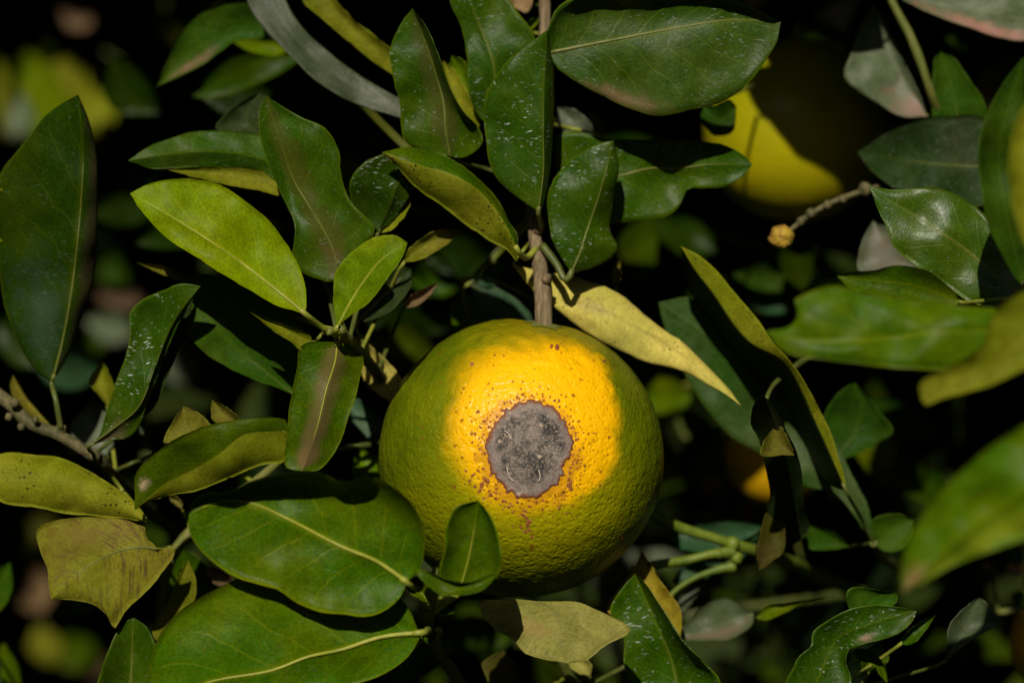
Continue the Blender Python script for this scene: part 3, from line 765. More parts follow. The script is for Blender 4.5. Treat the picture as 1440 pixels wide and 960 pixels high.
leaf(H, 'blue', 4.6, [(1030, 768), (1000, 755), (940, 752)], [(1072, 740), (1030, 733), (980, 738)], [(1010, 778), (975, 776), (950, 770)], tilt=-.3, rib=0, gain=1.0)
leaf(H, 'blue', 4.8, [(1025, 790), (990, 800), (945, 815)], [(1000, 788), (960, 796)], [(1015, 800), (985, 815), (955, 825)], tilt=-.3, rib=0, gain=1.1, dust=.3)
leaf(H, 'grey', 4.0, [(990, 812), (970, 830), (940, 868)], [(972, 818), (950, 845)], [(985, 830), (965, 855)], tilt=-.2, rib=0)
leaf(H, 'blue', 4.4, [(1034, 780), (1080, 745), (1122, 760)], [(1060, 760), (1095, 748)], [(1050, 790), (1090, 775)], tilt=-.2, rib=0, gain=.8, lit=False)

# ------------------------------------------------ right foreground
I = Shoot('leafy_shoot', 'right edge shoot with a shiny leaf above blurred foreground leaves', (1440, 425, -7))
I.stem([(1436, 415, -5, 5), (1450, 430, -6.5, 7), (1480, 470, -7, 9), (1540, 540, -6, 10), (1640, 620, 2, 12), (1700, 660, 12, 14)], GREENBARK)
leaf(I, 'dark', -3.6, [(1436, 416), (1400, 387), (1360, 353), (1313, 320), (1293, 307), (1253, 283), (1222, 262)],
     [(1437, 400), (1427, 363), (1408, 335), (1388, 305), (1367, 287), (1337, 270), (1307, 263), (1260, 267)],
     [(1420, 428), (1393, 432), (1365, 425), (1323, 396), (1290, 375), (1257, 347), (1247, 320), (1237, 300)], tilt=-.25, dl=.2, dr=-.1, cup=-.2, rib=1.0, scr=.4, gain=1.25, ro=.36, sp=.3,
     label='shiny green leaf with a clear midrib at the right edge')
leaf(I, 'mid', -5.6, [(1350, 425), (1290, 402), (1235, 395), (1177, 388)], [(1343, 412), (1323, 393), (1293, 377), (1260, 373), (1227, 380), (1200, 383)], [(1337, 432), (1280, 425), (1227, 415), (1190, 402)], tilt=-.2, rib=0, gain=.7)
leaf(I, 'mid', -11.5, [(1440, 470), (1340, 465), (1230, 478), (1150, 480), (1077, 466)],
     [(1420, 440), (1343, 430), (1277, 423), (1220, 413), (1177, 402), (1147, 407), (1117, 423), (1123, 440), (1113, 457)],
     [(1400, 512), (1327, 520), (1270, 518), (1227, 513), (1160, 505), (1100, 493)], tilt=-.1, dl=.5, dr=-.2, cup=-.3, rib=0, gain=1.0, label='large blurred green leaf nearest the camera on the right')
leaf(I, 'under', -13.5, [(1470, 450), (1410, 500), (1350, 530), (1303, 570)],
     [(1450, 405), (1420, 420), (1398, 440), (1380, 487), (1327, 520), (1294, 537), (1296, 562)],
     [(1490, 500), (1440, 520), (1393, 542), (1340, 556), (1322, 562)], tilt=-.05, rib=0, gain=.9, spk=0, label='blurred yellow olive leaf in front at the right edge')
leaf(I, 'green', -8, [(1440, 405), (1415, 300), (1405, 210), (1440, 80)], [(1425, 385), (1390, 320), (1380, 267), (1376, 213), (1383, 173), (1407, 123)], [(1460, 380), (1450, 280), (1442, 200)], tilt=-.1, rib=0, gain=.9)
leaf(I, 'under', -14, [(1460, 360), (1440, 240), (1460, 120)], [(1440, 340), (1427, 300), (1419, 240), (1430, 170)], [(1490, 320), (1490, 180)], rib=0, spk=0)

J = Shoot('leafy_shoot', 'blurred foreground shoot with a big green leaf at the lower right edge', (1500, 640, -13), 'shoot', 'leafy shoots of the orange tree')
J.stem([(1490, 615, -17, 6), (1530, 600, -15, 8), (1600, 640, -6, 10), (1680, 700, 4, 12)], GREENBARK)
leaf(J, 'mid', -17, [(1490, 620), (1440, 688), (1377, 732), (1320, 785), (1270, 831)],
     [(1470, 585), (1440, 597), (1377, 640), (1343, 670), (1307, 710), (1280, 754), (1267, 800)],
     [(1480, 730), (1440, 757), (1393, 774), (1343, 793), (1293, 821)], tilt=-.15, dl=.2, dr=.1, rib=0, flip='', gain=1.05, blotch=((0, .93, .8, .12, (.20, .10, .05), .8), (.6, .5, .45, .9, (.16, .19, .008), .8)),
     label='big blurred leaf with a brown tip at the lower right edge')

# ------------------------------------------------ upper right
K = Shoot('leafy_shoot', 'upper right shoot of grey leaves with reddish edges behind the second fruit', (1300, 120, 3.5))
K.stem([(1235, -40, 3.2, 6), (1253, 0, 3.2, 6), (1285, 62, 3.2, 6.5), (1308, 128, 3.4, 6), (1330, 190, 5, 7), (1360, 280, 12, 9)], GREENBARK)
leaf(K, 'grey', 4.6, [(1304, 164), (1275, 120), (1245, 60), (1226, 6)], [(1267, 164), (1237, 147), (1207, 127), (1186, 106), (1197, 77), (1206, 45), (1217, 25)], [(1296, 140), (1273, 90), (1253, 47), (1236, 14)], tilt=-.25, rib=.3, dust=.28, gain=1.3,
     blotch=((-.3, .1, .9, .25, (.26, .13, .11), .7),), label='grey leaf with a pink lower tip')
leaf(K, 'grey', 5.6, [(1180, 0), (1180, 25), (1190, 48)], [(1160, 5), (1143, 23), (1170, 40)], [(1212, -5), (1200, 24)], rib=0, blotch=((0, .4, .9, .7, (.14, .10, .07), .7),))
leaf(K, 'grey', 4.2, [(1250, -20), (1330, 0), (1400, 20), (1480, 40)], [(1300, -60), (1380, -50), (1450, -30)], [(1270, 0), (1310, 20), (1360, 38), (1410, 55), (1450, 56)], tilt=-.25, rib=0, dust=.3, gain=1.5,
     blotch=((.75, .6, .4, .5, (.30, .14, .11), .8),), label='grey leaf with a pink edge in the top right corner')
leaf(K, 'green', 3.8, [(1352, 190), (1340, 130), (1323, 73)], [(1318, 180), (1310, 150), (1312, 105), (1314, 83)], [(1388, 170), (1384, 143), (1360, 107), (1340, 80)], tilt=-.15, rib=.4, gain=.9)
leaf(K, 'deep', 2.8, [(1400, 235), (1330, 232), (1270, 225), (1205, 214)], [(1385, 165), (1340, 163), (1293, 167), (1240, 190)], [(1390, 285), (1340, 290), (1280, 275), (1230, 245)], tilt=-.1, rib=.5, gain=1.1, dust=.10)
leaf(K, 'beige', 7.5, [(1378, 150), (1388, 135), (1402, 122)], [(1374, 135), (1385, 120)], [(1390, 155), (1404, 138)], rib=0, far=True)
leaf(K, 'grey', 6.8, [(1375, 125), (1410, 105), (1450, 95)], [(1373, 112), (1403, 88), (1440, 78)], [(1400, 128), (1440, 120)], rib=0, dust=.2, far=True)
leaf(K, 'grey', 3.4, [(1292, 385), (1250, 360), (1228, 310)], [(1230, 392), (1207, 380), (1212, 340)], [(1290, 372), (1262, 330)], tilt=-.2, rib=0, gain=.9, dust=.4, blotch=((0, .5, 1, .6, (.14, .10, .07), .6),))
leaf(K, 'green', 3.4, [(990, 150), (1010, 168), (1036, 150)], [(985, 165), (1003, 190), (1030, 186)], [(1005, 148), (1026, 140)], tilt=-.2, rib=0, gain=.8, autopet=False, pet=[(1060, 120, 8)])

gleaf(K, 'mid', -3.2, (1232, -230), (990, -406), 160, lit=False, pet=[(1290, -330, -2), (1330, -480, 2)])  # this and the next leaf: added out of frame to shade the second orange
gleaf(K, 'mid', -2.7, (1302, -315), (1010, -478), 215, lit=False, pet=[(1330, -400, -2), (1350, -500, 2)])

P = Shoot('dry_twig', 'short brown dry twig ending in a tiny yellow fruitlet near the second fruit', (1220, 268, 2.6), 'twig', None)
P.stem([(1240, 262, 3.4, 5), (1222, 267, 2.8, 5), (1195, 275, 2.4, 4.5), (1167, 286, 2.2, 4.5), (1140, 301, 2.1, 4.5), (1120, 317, 2, 4), (1104, 330, 2, 3.5)], DARKBARK,
       knobs=[(1140, 300, 2, 8), (1164, 288, 2, 7), (1217, 266, 2.6, 10), (1126, 311, 2, 7), (1185, 280, 2.2, 7)])

# ------------------------------------------------ bottom right
Q = Shoot('leafy_shoot', 'bottom right shoot with a wavy scratched green leaf', (1160, 985, 0))
Q.stem([(1150, 975, -1.5, 6), (1170, 1010, 0, 8), (1220, 1060, 5, 9), (1280, 1080, 12, 12)], GREENBARK)
leaf(Q, 'dark', -2.6, [(1140, 980), (1160, 930), (1180, 895), (1215, 880), (1250, 868), (1289, 858)],
     [(1105, 960), (1112, 945), (1123, 923), (1141, 907), (1143, 889), (1167, 870), (1193, 857), (1227, 850), (1260, 853)],
     [(1190, 980), (1197, 955), (1190, 930), (1195, 912), (1215, 905), (1240, 899), (1270, 887), (1286, 868)], tilt=-.2, cup=.25, rib=0, scr=1.0, gain=1.1,
     blotch=((.7, .62, .3, .08, (.22, .14, .1), .8),), label='wavy scratched green leaf with a crooked tip at the bottom right')
leaf(Q, 'lime', -1.6, [(1205, 925), (1225, 922), (1240, 935), (1248, 960)], [(1200, 915), (1215, 911), (1232, 920), (1246, 938)], [(1215, 930), (1228, 935), (1238, 950)], rib=0, gain=.8)
leaf(Q, 'mid', -.8, [(1268, 904), (1285, 885), (1316, 864)], [(1270, 895), (1290, 876)], [(1280, 908), (1300, 888)], rib=0, gain=.7)
leaf(Q, 'grey', -1.2, [(1330, 930), (1355, 885), (1377, 838)], [(1332, 905), (1334, 880), (1355, 855)], [(1365, 900), (1405, 874), (1395, 855)], tilt=-.2, rib=0, gain=.9, dust=.08)
leaf(Q, 'green', -1.6, [(1215, 870), (1225, 845), (1258, 832)], [(1194, 855), (1193, 828)], [(1258, 850), (1262, 838)], tilt=-.1, rib=0, gain=1.0)
leaf(Q, 'mid', .8, [(1222, 945), (1225, 925), (1235, 900)], [(1212, 940), (1215, 918)], [(1240, 940), (1250, 925)], rib=0, gain=.7)

# ------------------------------------------------ upper left
U = Shoot('leafy_shoot', 'upper left shoot with a long grey strap of a leaf crossing the top', (600, 190, 2.5))
U.stem([(600, 190, 2.2, 5), (640, 230, 3, 6), (680, 300, 6, 8), (700, 350, 12, 10)], GREENBARK)
leaf(U, 'grey', 1.6, [(600, 180), (545, 147), (480, 112), (430, 70), (395, 25), (345, -60)],
     [(550, 162), (515, 152), (480, 137), (440, 110), (415, 86), (395, 66), (372, 42), (355, 20), (345, -10)],
     [(585, 150), (550, 132), (513, 110), (480, 88), (460, 71), (433, 47), (413, 22), (402, 0), (385, -40)], tilt=-.2, dl=-.1, dr=.0, cup=0, rib=0, dust=.08, gain=.72,  # grey sheen put into the colour, lighter towards the base
     blotch=((0, .12, 1, .25, (.14, .145, .12), .6),), label='long curved leaf with a painted grey sheen, crossing the upper left')
leaf(U, 'under', 2.4, [(590, 110), (547, 82), (510, 55), (470, 15), (435, -40)], [(570, 112), (547, 102), (510, 75), (480, 50), (450, 24), (425, 0)], [(575, 88), (547, 66), (515, 42), (490, 20), (472, 0), (455, -25)], tilt=-.1, rib=0, gain=.85, spk=.3,
     label='narrow yellow olive leaf at the top left beside the grey leaf')
leaf(U, 'green', 4.2, [(390, 35), (335, 38), (280, 68), (220, 122)], [(372, 10), (343, 3), (300, 10), (267, 30), (240, 72)], [(370, 52), (333, 57), (312, 70), (290, 88), (260, 104)], tilt=-.15, rib=.3, gain=1.0,
     blotch=((.6, .72, .45, .25, (.19, .11, .07), .7),), label='blurred green leaf with a brown lower edge, upper left')
leaf(U, 'lime', 6.5, [(420, 60), (370, 60), (325, 58)], [(390, 46), (350, 44)], [(390, 78), (350, 72)], rib=0, gain=.9, far=True)
leaf(U, 'mid', 9.0, [(430, 75), (360, 90), (270, 135)], [(400, 70), (320, 82)], [(400, 100), (330, 130), (290, 140)], rib=0, gain=.5, far=True)

# ------------------------------------------------ blurred leaves deep in the crown
V = Shoot('leafy_branch', 'blurred sunlit yellow olive leaves deep in the crown at the upper left', (120, 240, 52), 'branch', 'blurred branches deep in the crown')
V.stem([(60, 330, 52, 8), (120, 240, 52, 8), (170, 160, 52, 7), (215, 60, 53, 5), (240, -20, 54, 5)], GREENBARK)
gleaf(V, 'lime', 56, (75, 215), (35, 70), 84, far=True, gain=1.0)
gleaf(V, 'under', 57, (110, 210), (70, 60), 80, far=True, gain=1.0)
gleaf(V, 'under', 56, (135, 215), (128, 85), 60, far=True, gain=1.2)
gleaf(V, 'under', 56, (235, 75), (238, -20), 70, far=True, gain=1.2)
gleaf(V, 'beige', 52, (95, 40), (122, 0), 50, far=True, gain=.35)
gleaf(V, 'grey', 44, (25, 205), (30, 130), 40, far=True, gain=1.6)
gleaf(V, 'under', 44, (0, 220), (2, 30), 26, far=True, gain=.7)
gleaf(V, 'beige', 50, (145, 210), (150, 165), 24, far=True, gain=.5)
gleaf(V, 'green', 46, (175, 400), (140, 335), 60, far=True, gain=.8)
gleaf(V, 'beige', 47, (210, 422), (125, 410), 36, far=True, gain=.25)
gleaf(V, 'grey', 40, (262, 545), (240, 470), 50, far=True, gain=2.2, dust=.8)
gleaf(V, 'grey', 44, (190, 470), (120, 450), 46, far=True, gain=1.4)
W = Shoot('leafy_branch', 'blurred olive and brown leaves deep in the crown at the lower left', (60, 900, 56), 'branch', 'blurred branches deep in the crown')
W.stem([(0, 1000, 56, 7), (60, 900, 56, 7), (50, 800, 57, 6), (30, 720, 58, 5)], GREENBARK)
gleaf(W, 'under', 54, (40, 780), (10, 715), 55, far=True, gain=.8)
gleaf(W, 'brown', 55, (60, 860), (30, 790), 60, far=True, gain=.8)
gleaf(W, 'under', 55, (75, 935), (50, 880), 50, far=True, gain=.7)
gleaf(W, 'lime', 55, (120, 940), (90, 890), 60, far=True, gain=.45)
gleaf(W, 'brown', 56, (140, 960), (125, 910), 40, far=True, gain=.6)
gleaf(W, 'olive', 52, (80, 740), (40, 735), 50, far=True, gain=.35)
X = Shoot('leafy_branch', 'blurred fresh green leaves at the lower left edge of the picture', (-20, 900, 7), 'branch', None)
X.stem([(-60, 1000, 8, 6), (-20, 900, 7, 6), (-30, 820, 7, 5)], GREENBARK)
gleaf(X, 'green', 6, (-30, 870), (14, 790), 46, far=True, gain=1.3)
gleaf(X, 'lime', 8, (-20, 890), (30, 970), 32, far=True, gain=.7)
gleaf(X, 'deep', 5, (-20, 900), (-5, 990), 30, far=True)
Y = Shoot('leafy_branch', 'blurred lime and dark green leaves deep in the crown between orange and right leaves', (1080, 420, 16), 'branch', 'blurred branches deep in the crown')
Y.stem([(1120, 360, 17, 6), (1085, 420, 16, 6), (1000, 520, 18, 6), (950, 580, 20, 6), (1020, 700, 20, 6)], PETDARK)
gleaf(Y, 'green', 14, (1125, 392), (1030, 385), 42, far=True, gain=.75)
gleaf(Y, 'blue', 15, (1125, 425), (1045, 420), 36, far=True, gain=.9)
gleaf(Y, 'lime', 17, (905, 565), (972, 555), 66, far=True, gain=.75)
gleaf(Y, 'beige', 20, (985, 690), (1020, 665), 34, far=True, gain=.5)
gleaf(Y, 'green', 20, (995, 700), (1038, 712), 32, far=True, gain=.9)
gleaf(Y, 'beige', 20, (1040, 718), (1072, 722), 34, far=True, gain=.4)
gleaf(Y, 'brown', 12, (1138, 815), (1164, 803), 10, far=True, gain=1.2)
Z = Shoot('leafy_branch', 'thin blurred twig with beige bits at the right edge below the big leaf', (1430, 810, 8), 'branch', None)
Z.stem([(1500, 850, 8, 5), (1440, 857, 8, 5), (1404, 860, 8, 4)], GREENBARK)
gleaf(Z, 'beige', 8, (1440, 806), (1415, 792), 22, far=True, gain=.8)
gleaf(Z, 'beige', 9, (1395, 796), (1382, 792), 10, far=True, gain=.7)
gleaf(Z, 'green', 9, (1445, 842), (1420, 836), 18, far=True, gain=.8)
gleaf(Z, 'blue', 7, (1440, 790), (1410, 760), 22, far=True, gain=.5)

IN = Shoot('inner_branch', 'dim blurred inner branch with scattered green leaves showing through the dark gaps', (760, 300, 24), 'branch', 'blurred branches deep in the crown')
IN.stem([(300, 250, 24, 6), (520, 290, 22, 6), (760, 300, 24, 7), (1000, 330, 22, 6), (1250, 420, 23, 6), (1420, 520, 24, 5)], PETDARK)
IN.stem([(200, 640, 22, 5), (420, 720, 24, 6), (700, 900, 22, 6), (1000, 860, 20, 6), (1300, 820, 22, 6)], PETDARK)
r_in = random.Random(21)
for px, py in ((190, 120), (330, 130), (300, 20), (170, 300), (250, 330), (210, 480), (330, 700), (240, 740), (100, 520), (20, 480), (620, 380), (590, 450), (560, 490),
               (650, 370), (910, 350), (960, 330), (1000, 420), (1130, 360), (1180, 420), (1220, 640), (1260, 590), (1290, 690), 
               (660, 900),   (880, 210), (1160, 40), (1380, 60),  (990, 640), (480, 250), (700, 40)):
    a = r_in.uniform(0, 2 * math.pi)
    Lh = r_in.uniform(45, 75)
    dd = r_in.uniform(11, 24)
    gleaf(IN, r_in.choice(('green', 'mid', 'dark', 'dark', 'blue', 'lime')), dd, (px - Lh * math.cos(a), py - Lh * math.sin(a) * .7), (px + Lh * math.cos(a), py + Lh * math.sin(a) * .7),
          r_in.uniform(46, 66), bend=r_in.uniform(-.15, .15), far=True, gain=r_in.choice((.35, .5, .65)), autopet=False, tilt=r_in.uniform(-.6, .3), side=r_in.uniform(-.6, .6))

# ================================================================== the fruit
def ball(c, r, nu, nv, fn=None):
    vs, fs = [], []
    for j in range(nv + 1):
        ph = math.pi * j / nv
        for i in range(nu):
            th = 2 * math.pi * i / nu
            n_ = Vector((math.cos(th) * math.sin(ph), math.sin(th) * math.sin(ph), math.cos(ph)))
            vs.append(c + n_ * r * (fn(n_) if fn else 1))
    for j in range(nv):
        for i in range(nu):
            i2 = (i + 1) % nu
            fs.append((j * nu + i, (j + 1) * nu + i, (j + 1) * nu + i2, j * nu + i2))
    return vs, fs


OC = at(732.5, 643, 0)
OR = 199.5 / PXCM / 100
STEM_DIR = Vector((.165, -.18, .97)).normalized()


def ofn(n_):
    k = 1.0
    k += .010 * noise.noise(n_ * 1.7 + Vector((3, 1, 2))) + .004 * noise.noise(n_ * 5.5)
    k += .0016 * noise.noise(n_ * 17) + .0011 * noise.noise(n_ * 38)
    a = max(0, n_.dot(STEM_DIR))
    if a > .8:
        w = (a - .8) / .2
        t = (n_ - STEM_DIR * a)
        ang = math.atan2(t.dot(Vector((1, 0, 0))), t.dot(Vector((0, -1, .2))))
        k += w * (1 - w) * .048 * (math.sin(ang * 6 + 1) * .5 + noise.noise(n_ * 9) * 1.1)
        k -= .030 * max(0, w - .55) ** 1.2
    k *= 1 - .018 * n_.z * n_.z
    return k


def on_orange(px, py, lift=0.0):
    o = cam.location
    dr = (at(px, py, 0) - o).normalized()
    oc = o - OC
    b = oc.dot(dr)
    disc = b * b - (oc.length_squared - OR * OR)
    if disc < 0: return None
    p = o + dr * (-b - math.sqrt(disc))
    n_ = (p - OC).normalized()
    return OC + n_ * (OR * ofn(n_) + lift), n_


def peel(name, yellow, green, main=False):
    N = NT(name)
    tc = N.n('TexCoord').outputs['Object']
    nA = N.noise(tc, 55, 4, .6).outputs[0]
    nB = N.noise(tc, 260, 4, .6).outputs[0]
    nC = N.noise(tc, 1100, 2, .6).outputs[0]
    sep = N.n('SeparateXYZ'); N.put(sep.inputs[0], tc)
    x, y, z = sep.outputs
    def loc(px, py):
        q = on_orange(px, py)[0] - OC
        return q.x, q.z
    def rad(px, py, rx, rz):
        cx, cz = loc(px, py)
        k = 1 / PXCM / 100 * .955
        a = N.math('DIVIDE', N.math('SUBTRACT', x, cx), rx * k)
        b = N.math('DIVIDE', N.math('SUBTRACT', z, cz), rz * k)
        r = N.math('SQRT', N.math('ADD', N.math('MULTIPLY', a, a), N.math('MULTIPLY', b, b)))
        return r, a, b
    if main:
        gcol = N.mix(N.ss(nA, .35, .68), green, (.110, .130, .001))
        gcol = N.mix(N.math('MULTIPLY', N.ss(nB, .5, .7), .5), gcol, (.055, .072, .001))
        r2, a2, b2 = rad(748, 690, 185, 150)
        r2 = N.math('ADD', r2, N.math('MULTIPLY', N.math('SUBTRACT', nA, .5), .9))
        halo = N.math('SUBTRACT', 1.0, N.ss(r2, .15, 1.05))
        col = N.mix(N.math('MULTIPLY', halo, .78), gcol, (.36, .31, .001))
        # shoulders near the stem: darker olive
        r3, a3, b3 = rad(770, 470, 130, 60)
        sh_ = N.math('SUBTRACT', 1.0, N.ss(N.math('ADD', r3, N.math('MULTIPLY', N.math('SUBTRACT', nB, .5), .8)), .4, 1.1))
        col = N.mix(N.math('MULTIPLY', sh_, .75), col, (.21, .165, .002))
        r1, a1, b1 = rad(752, 603, 121, 121)
        # squarish outline: a little wider at the top right corner
        e = N.n('VectorMath', operation='LENGTH')
        p4 = N.math('POWER', N.math('ADD', N.math('POWER', N.math('ABSOLUTE', a1), 2.6), N.math('POWER', N.math('ABSOLUTE', b1), 2.6)), 1 / 2.6)
        w = N.math('MULTIPLY', N.math('SUBTRACT', nA, .5), .46)
        w = N.math('ADD', w, N.math('MULTIPLY', N.math('SUBTRACT', nB, .5), .16))
        edge = N.math('ADD', p4, w)
        down = N.math('MULTIPLY', N.ss(b1, .1, -1.0), .20)
        edge = N.math('ADD', edge, N.math('MULTIPLY', down, .6))
        lo = N.math('ADD', .70, N.math('MULTIPLY', N.ss(a1, -.6, .6), .20))
        nd = N.n('MapRange', interpolation_type='SMOOTHSTEP')
        N.put(nd.inputs[0], edge); N.put(nd.inputs[1], lo); N.put(nd.inputs[2], N.math('SUBTRACT', N.math('MULTIPLY', 1.20, 1.0), N.math('MULTIPLY', N.ss(a1, -.6, .6), .10)))
        pm = N.math('SUBTRACT', 1.0, nd.outputs[0])
        front = N.ss(y, .0, -.012)
        pm = N.math('MULTIPLY', pm, front)
        ycol = N.mix(N.ss(nB, .40, .66), yellow, (.78, .41, .001))
        col = N.mix(pm, col, ycol)
    else:
        col = N.mix(N.ss(N.math('MULTIPLY_ADD', z, 9.0, nA), .25, .75), yellow, green)
    # oil glands
    pore = N.voro(tc, 740 if main else 500)
    gland = N.math('SUBTRACT', 1.0, N.ss(pore.outputs['Distance'], .05, .22))
    gs = N.n('SeparateColor'); N.put(gs.inputs[0], pore.outputs['Color'])
    col = N.mix(N.math('MULTIPLY', gland, N.math('MULTIPLY', N.ss(gs.outputs[0], .3, .9), .28)), col, (.85, .50, .02) if main else (.6, .5, .05))
    if main:
        # pin-prick rust dots thinning out away from the scab, plus scattered black specks
        rs, as_, bs_ = rad(743, 634, 64, 70)
        stain = N.math('ADD', rs, N.math('MULTIPLY', N.math('SUBTRACT', nB, .5), 1.1))
        stain = N.math('SUBTRACT', 1.0, N.ss(stain, .98, 1.22))
        col = N.mix(N.math('MULTIPLY', stain, .5), col, (.32, .11, .012))
        dens = N.math('SUBTRACT', 1.0, N.ss(rs, 1.0, 2.1))
        dens = N.math('ADD', dens, .06)
        for sc, th, rr in ((430, .62, .22), (800, .60, .24)):
            vk = N.voro(N.vmath('ADD', tc, (.013 * sc, .4, .7)), sc)
            ks = N.n('SeparateColor'); N.put(ks.inputs[0], vk.outputs['Color'])
            pk = N.math('GREATER_THAN', N.math('ADD', ks.outputs[0], N.math('MULTIPLY', dens, .42)), .98)
            km = N.math('MULTIPLY', pk, N.math('SUBTRACT', 1.0, N.ss(vk.outputs['Distance'], rr * .5, N.math('MULTIPLY_ADD', ks.outputs[1], .16, rr))))
            col = N.mix(N.math('MULTIPLY', km, .85), col, (.16, .045, .008))
        # fine random tone over the peel
    hsv = N.n('HueSaturation'); N.put(hsv.inputs['Color'], col)
    N.put(hsv.inputs['Value'], N.math('ADD', N.math('MULTIPLY_ADD', nC, .30, .84), N.math('MULTIPLY', N.math('SUBTRACT', nA, .5), .25)))
    bp = N.n('Bump'); bp.inputs['Strength'].default_value = 1.0; bp.inputs['Distance'].default_value = .00036 if main else .00008
    h = N.math('MULTIPLY', N.ss(pore.outputs['Distance'], .0, .62), .42)
    big = N.voro(tc, 400, 'SMOOTH_F1')
    h = N.math('ADD', h, N.math('MULTIPLY', big.outputs['Distance'], .8))
    h = N.math('ADD', h, N.math('MULTIPLY', nB, .55))
    h = N.math('ADD', h, N.math('MULTIPLY', nC, .16))
    N.put(bp.inputs['Height'], h)
    pb = N.n('BsdfPrincipled'); N.put(pb.inputs['Base Color'], hsv.outputs[0])
    pb.inputs['Roughness'].default_value = .36
    pb.inputs['Specular IOR Level'].default_value = .22
    N.put(pb.inputs['Normal'], bp.outputs[0])
    N.t.links.new(pb.outputs[0], N.out.inputs[0])
    return N.m


fv, ff = ball(OC, OR, 420, 260, ofn)
ORANGE = empty('orange', OC, 'large green orange with a yellow patch round a grey scar, hanging from the brown twig', 'orange')
skin = obj('peel', fv, ff, [peel('main_peel', (.78, .405, .001), (.070, .098, .001), True)], ORANGE, OC)

# the scar: a thin crust lying in the yellow patch
SCC = (744, 629)


def scar_r(th):
    base = 1 / math.sqrt((math.cos(th) / 61) ** 2 + (math.sin(th) / 67) ** 2)
    base *= 1 + .10 * math.cos(2 * (th - 2.1)) * .5
    v = Vector((math.cos(th), math.sin(th), 0))
    return base * (1 + .12 * noise.noise(v * 1.3 + Vector((5, 2, 1))) + .06 * noise.noise(v * 3.7) + .075 * noise.noise(v * 7.3 + Vector((1, 8, 2))) + .055 * noise.noise(v * 17 + Vector((4, 1, 7))))


vs, fs, uvs = [], [], []
NA, NR = 180, 26
for j in range(NR + 1):
    f = j / NR
    for i in range(NA):
        th = 2 * math.pi * i / NA
        r = scar_r(th) * f
        px, py = SCC[0] + math.cos(th) * r, SCC[1] + math.sin(th) * r * 1.0
        rim = max(0, 1 - abs(f - .93) / .09)
        lift = .00024 + .00012 * rim + .00010 * noise.noise(Vector((px * .07, py * .07, 1))) + .00006 * noise.noise(Vector((px * .25, py * .25, 4)))
        if f == 1: lift = -.00008
        p, n_ = on_orange(px, py, lift)
        vs.append(p)
        uvs.append((f, i / NA))
for j in range(NR):
    for i in range(NA):
        i2 = (i + 1) % NA
        fs.append((j * NA + i, (j + 1) * NA + i, (j + 1) * NA + i2, j * NA + i2) if j else (i, NA + i, NA + i2))
N = NT('scar_crust')
uvn = N.n('UVMap').outputs[0]
sp = N.n('SeparateXYZ'); N.put(sp.inputs[0], uvn)
tc = N.n('TexCoord').outputs['Object']
a1 = N.noise(tc, 120, 4, .65).outputs[0]
a2 = N.noise(tc, 420, 5, .7).outputs[0]
a3 = N.noise(tc, 1700, 3, .6).outputs[0]
col = N.mix(N.ss(N.math('MULTIPLY_ADD', a2, .5, N.math('MULTIPLY', a1, .5)), .40, .62), (.030, .029, .027), (.19, .155, .13))
col = N.mix(N.math('MULTIPLY', N.ss(a3, .52, .66), .6), col, (.34, .26, .19))
col = N.mix(N.math('MULTIPLY', N.ss(a3, .48, .34), .6), col, (.03, .028, .026))
vk = N.voro(tc, 380)
ks = N.n('SeparateColor'); N.put(ks.inputs[0], vk.outputs['Color'])
sm = N.math('MULTIPLY', N.math('GREATER_THAN', ks.outputs[0], .78), N.math('SUBTRACT', 1.0, N.ss(N.math('ADD', vk.outputs['Distance'], N.math('MULTIPLY', N.math('SUBTRACT', a2, .5), 1.3)), .10, .34)))
col = N.mix(N.math('MULTIPLY', sm, .8), col, (.50, .38, .27))
rr = N.math('ADD', sp.outputs[0], N.math('MULTIPLY', N.math('SUBTRACT', a2, .5), .26))
col = N.mix(N.math('MULTIPLY', N.ss(rr, .66, .88), .45), col, (.27, .21, .18))
col = N.mix(N.math('MULTIPLY', N.ss(rr, .885, .955), .94), col, (.17, .055, .022))
bp = N.n('Bump'); bp.inputs['Strength'].default_value = .8; bp.inputs['Distance'].default_value = .0005
N.put(bp.inputs['Height'], N.math('ADD', a2, N.math('MULTIPLY', a3, .5)))
pb = N.n('BsdfPrincipled'); N.put(pb.inputs['Base Color'], col); pb.inputs['Roughness'].default_value = .85; pb.inputs['Specular IOR Level'].default_value = .15
N.put(pb.inputs['Normal'], bp.outputs[0])
N.t.links.new(pb.outputs[0], N.out.inputs[0])
obj('scar', vs, fs, [N.m], ORANGE, OC, None, uvs)['label'] = 'grey crusty rotten scar with a brown cracked rim'

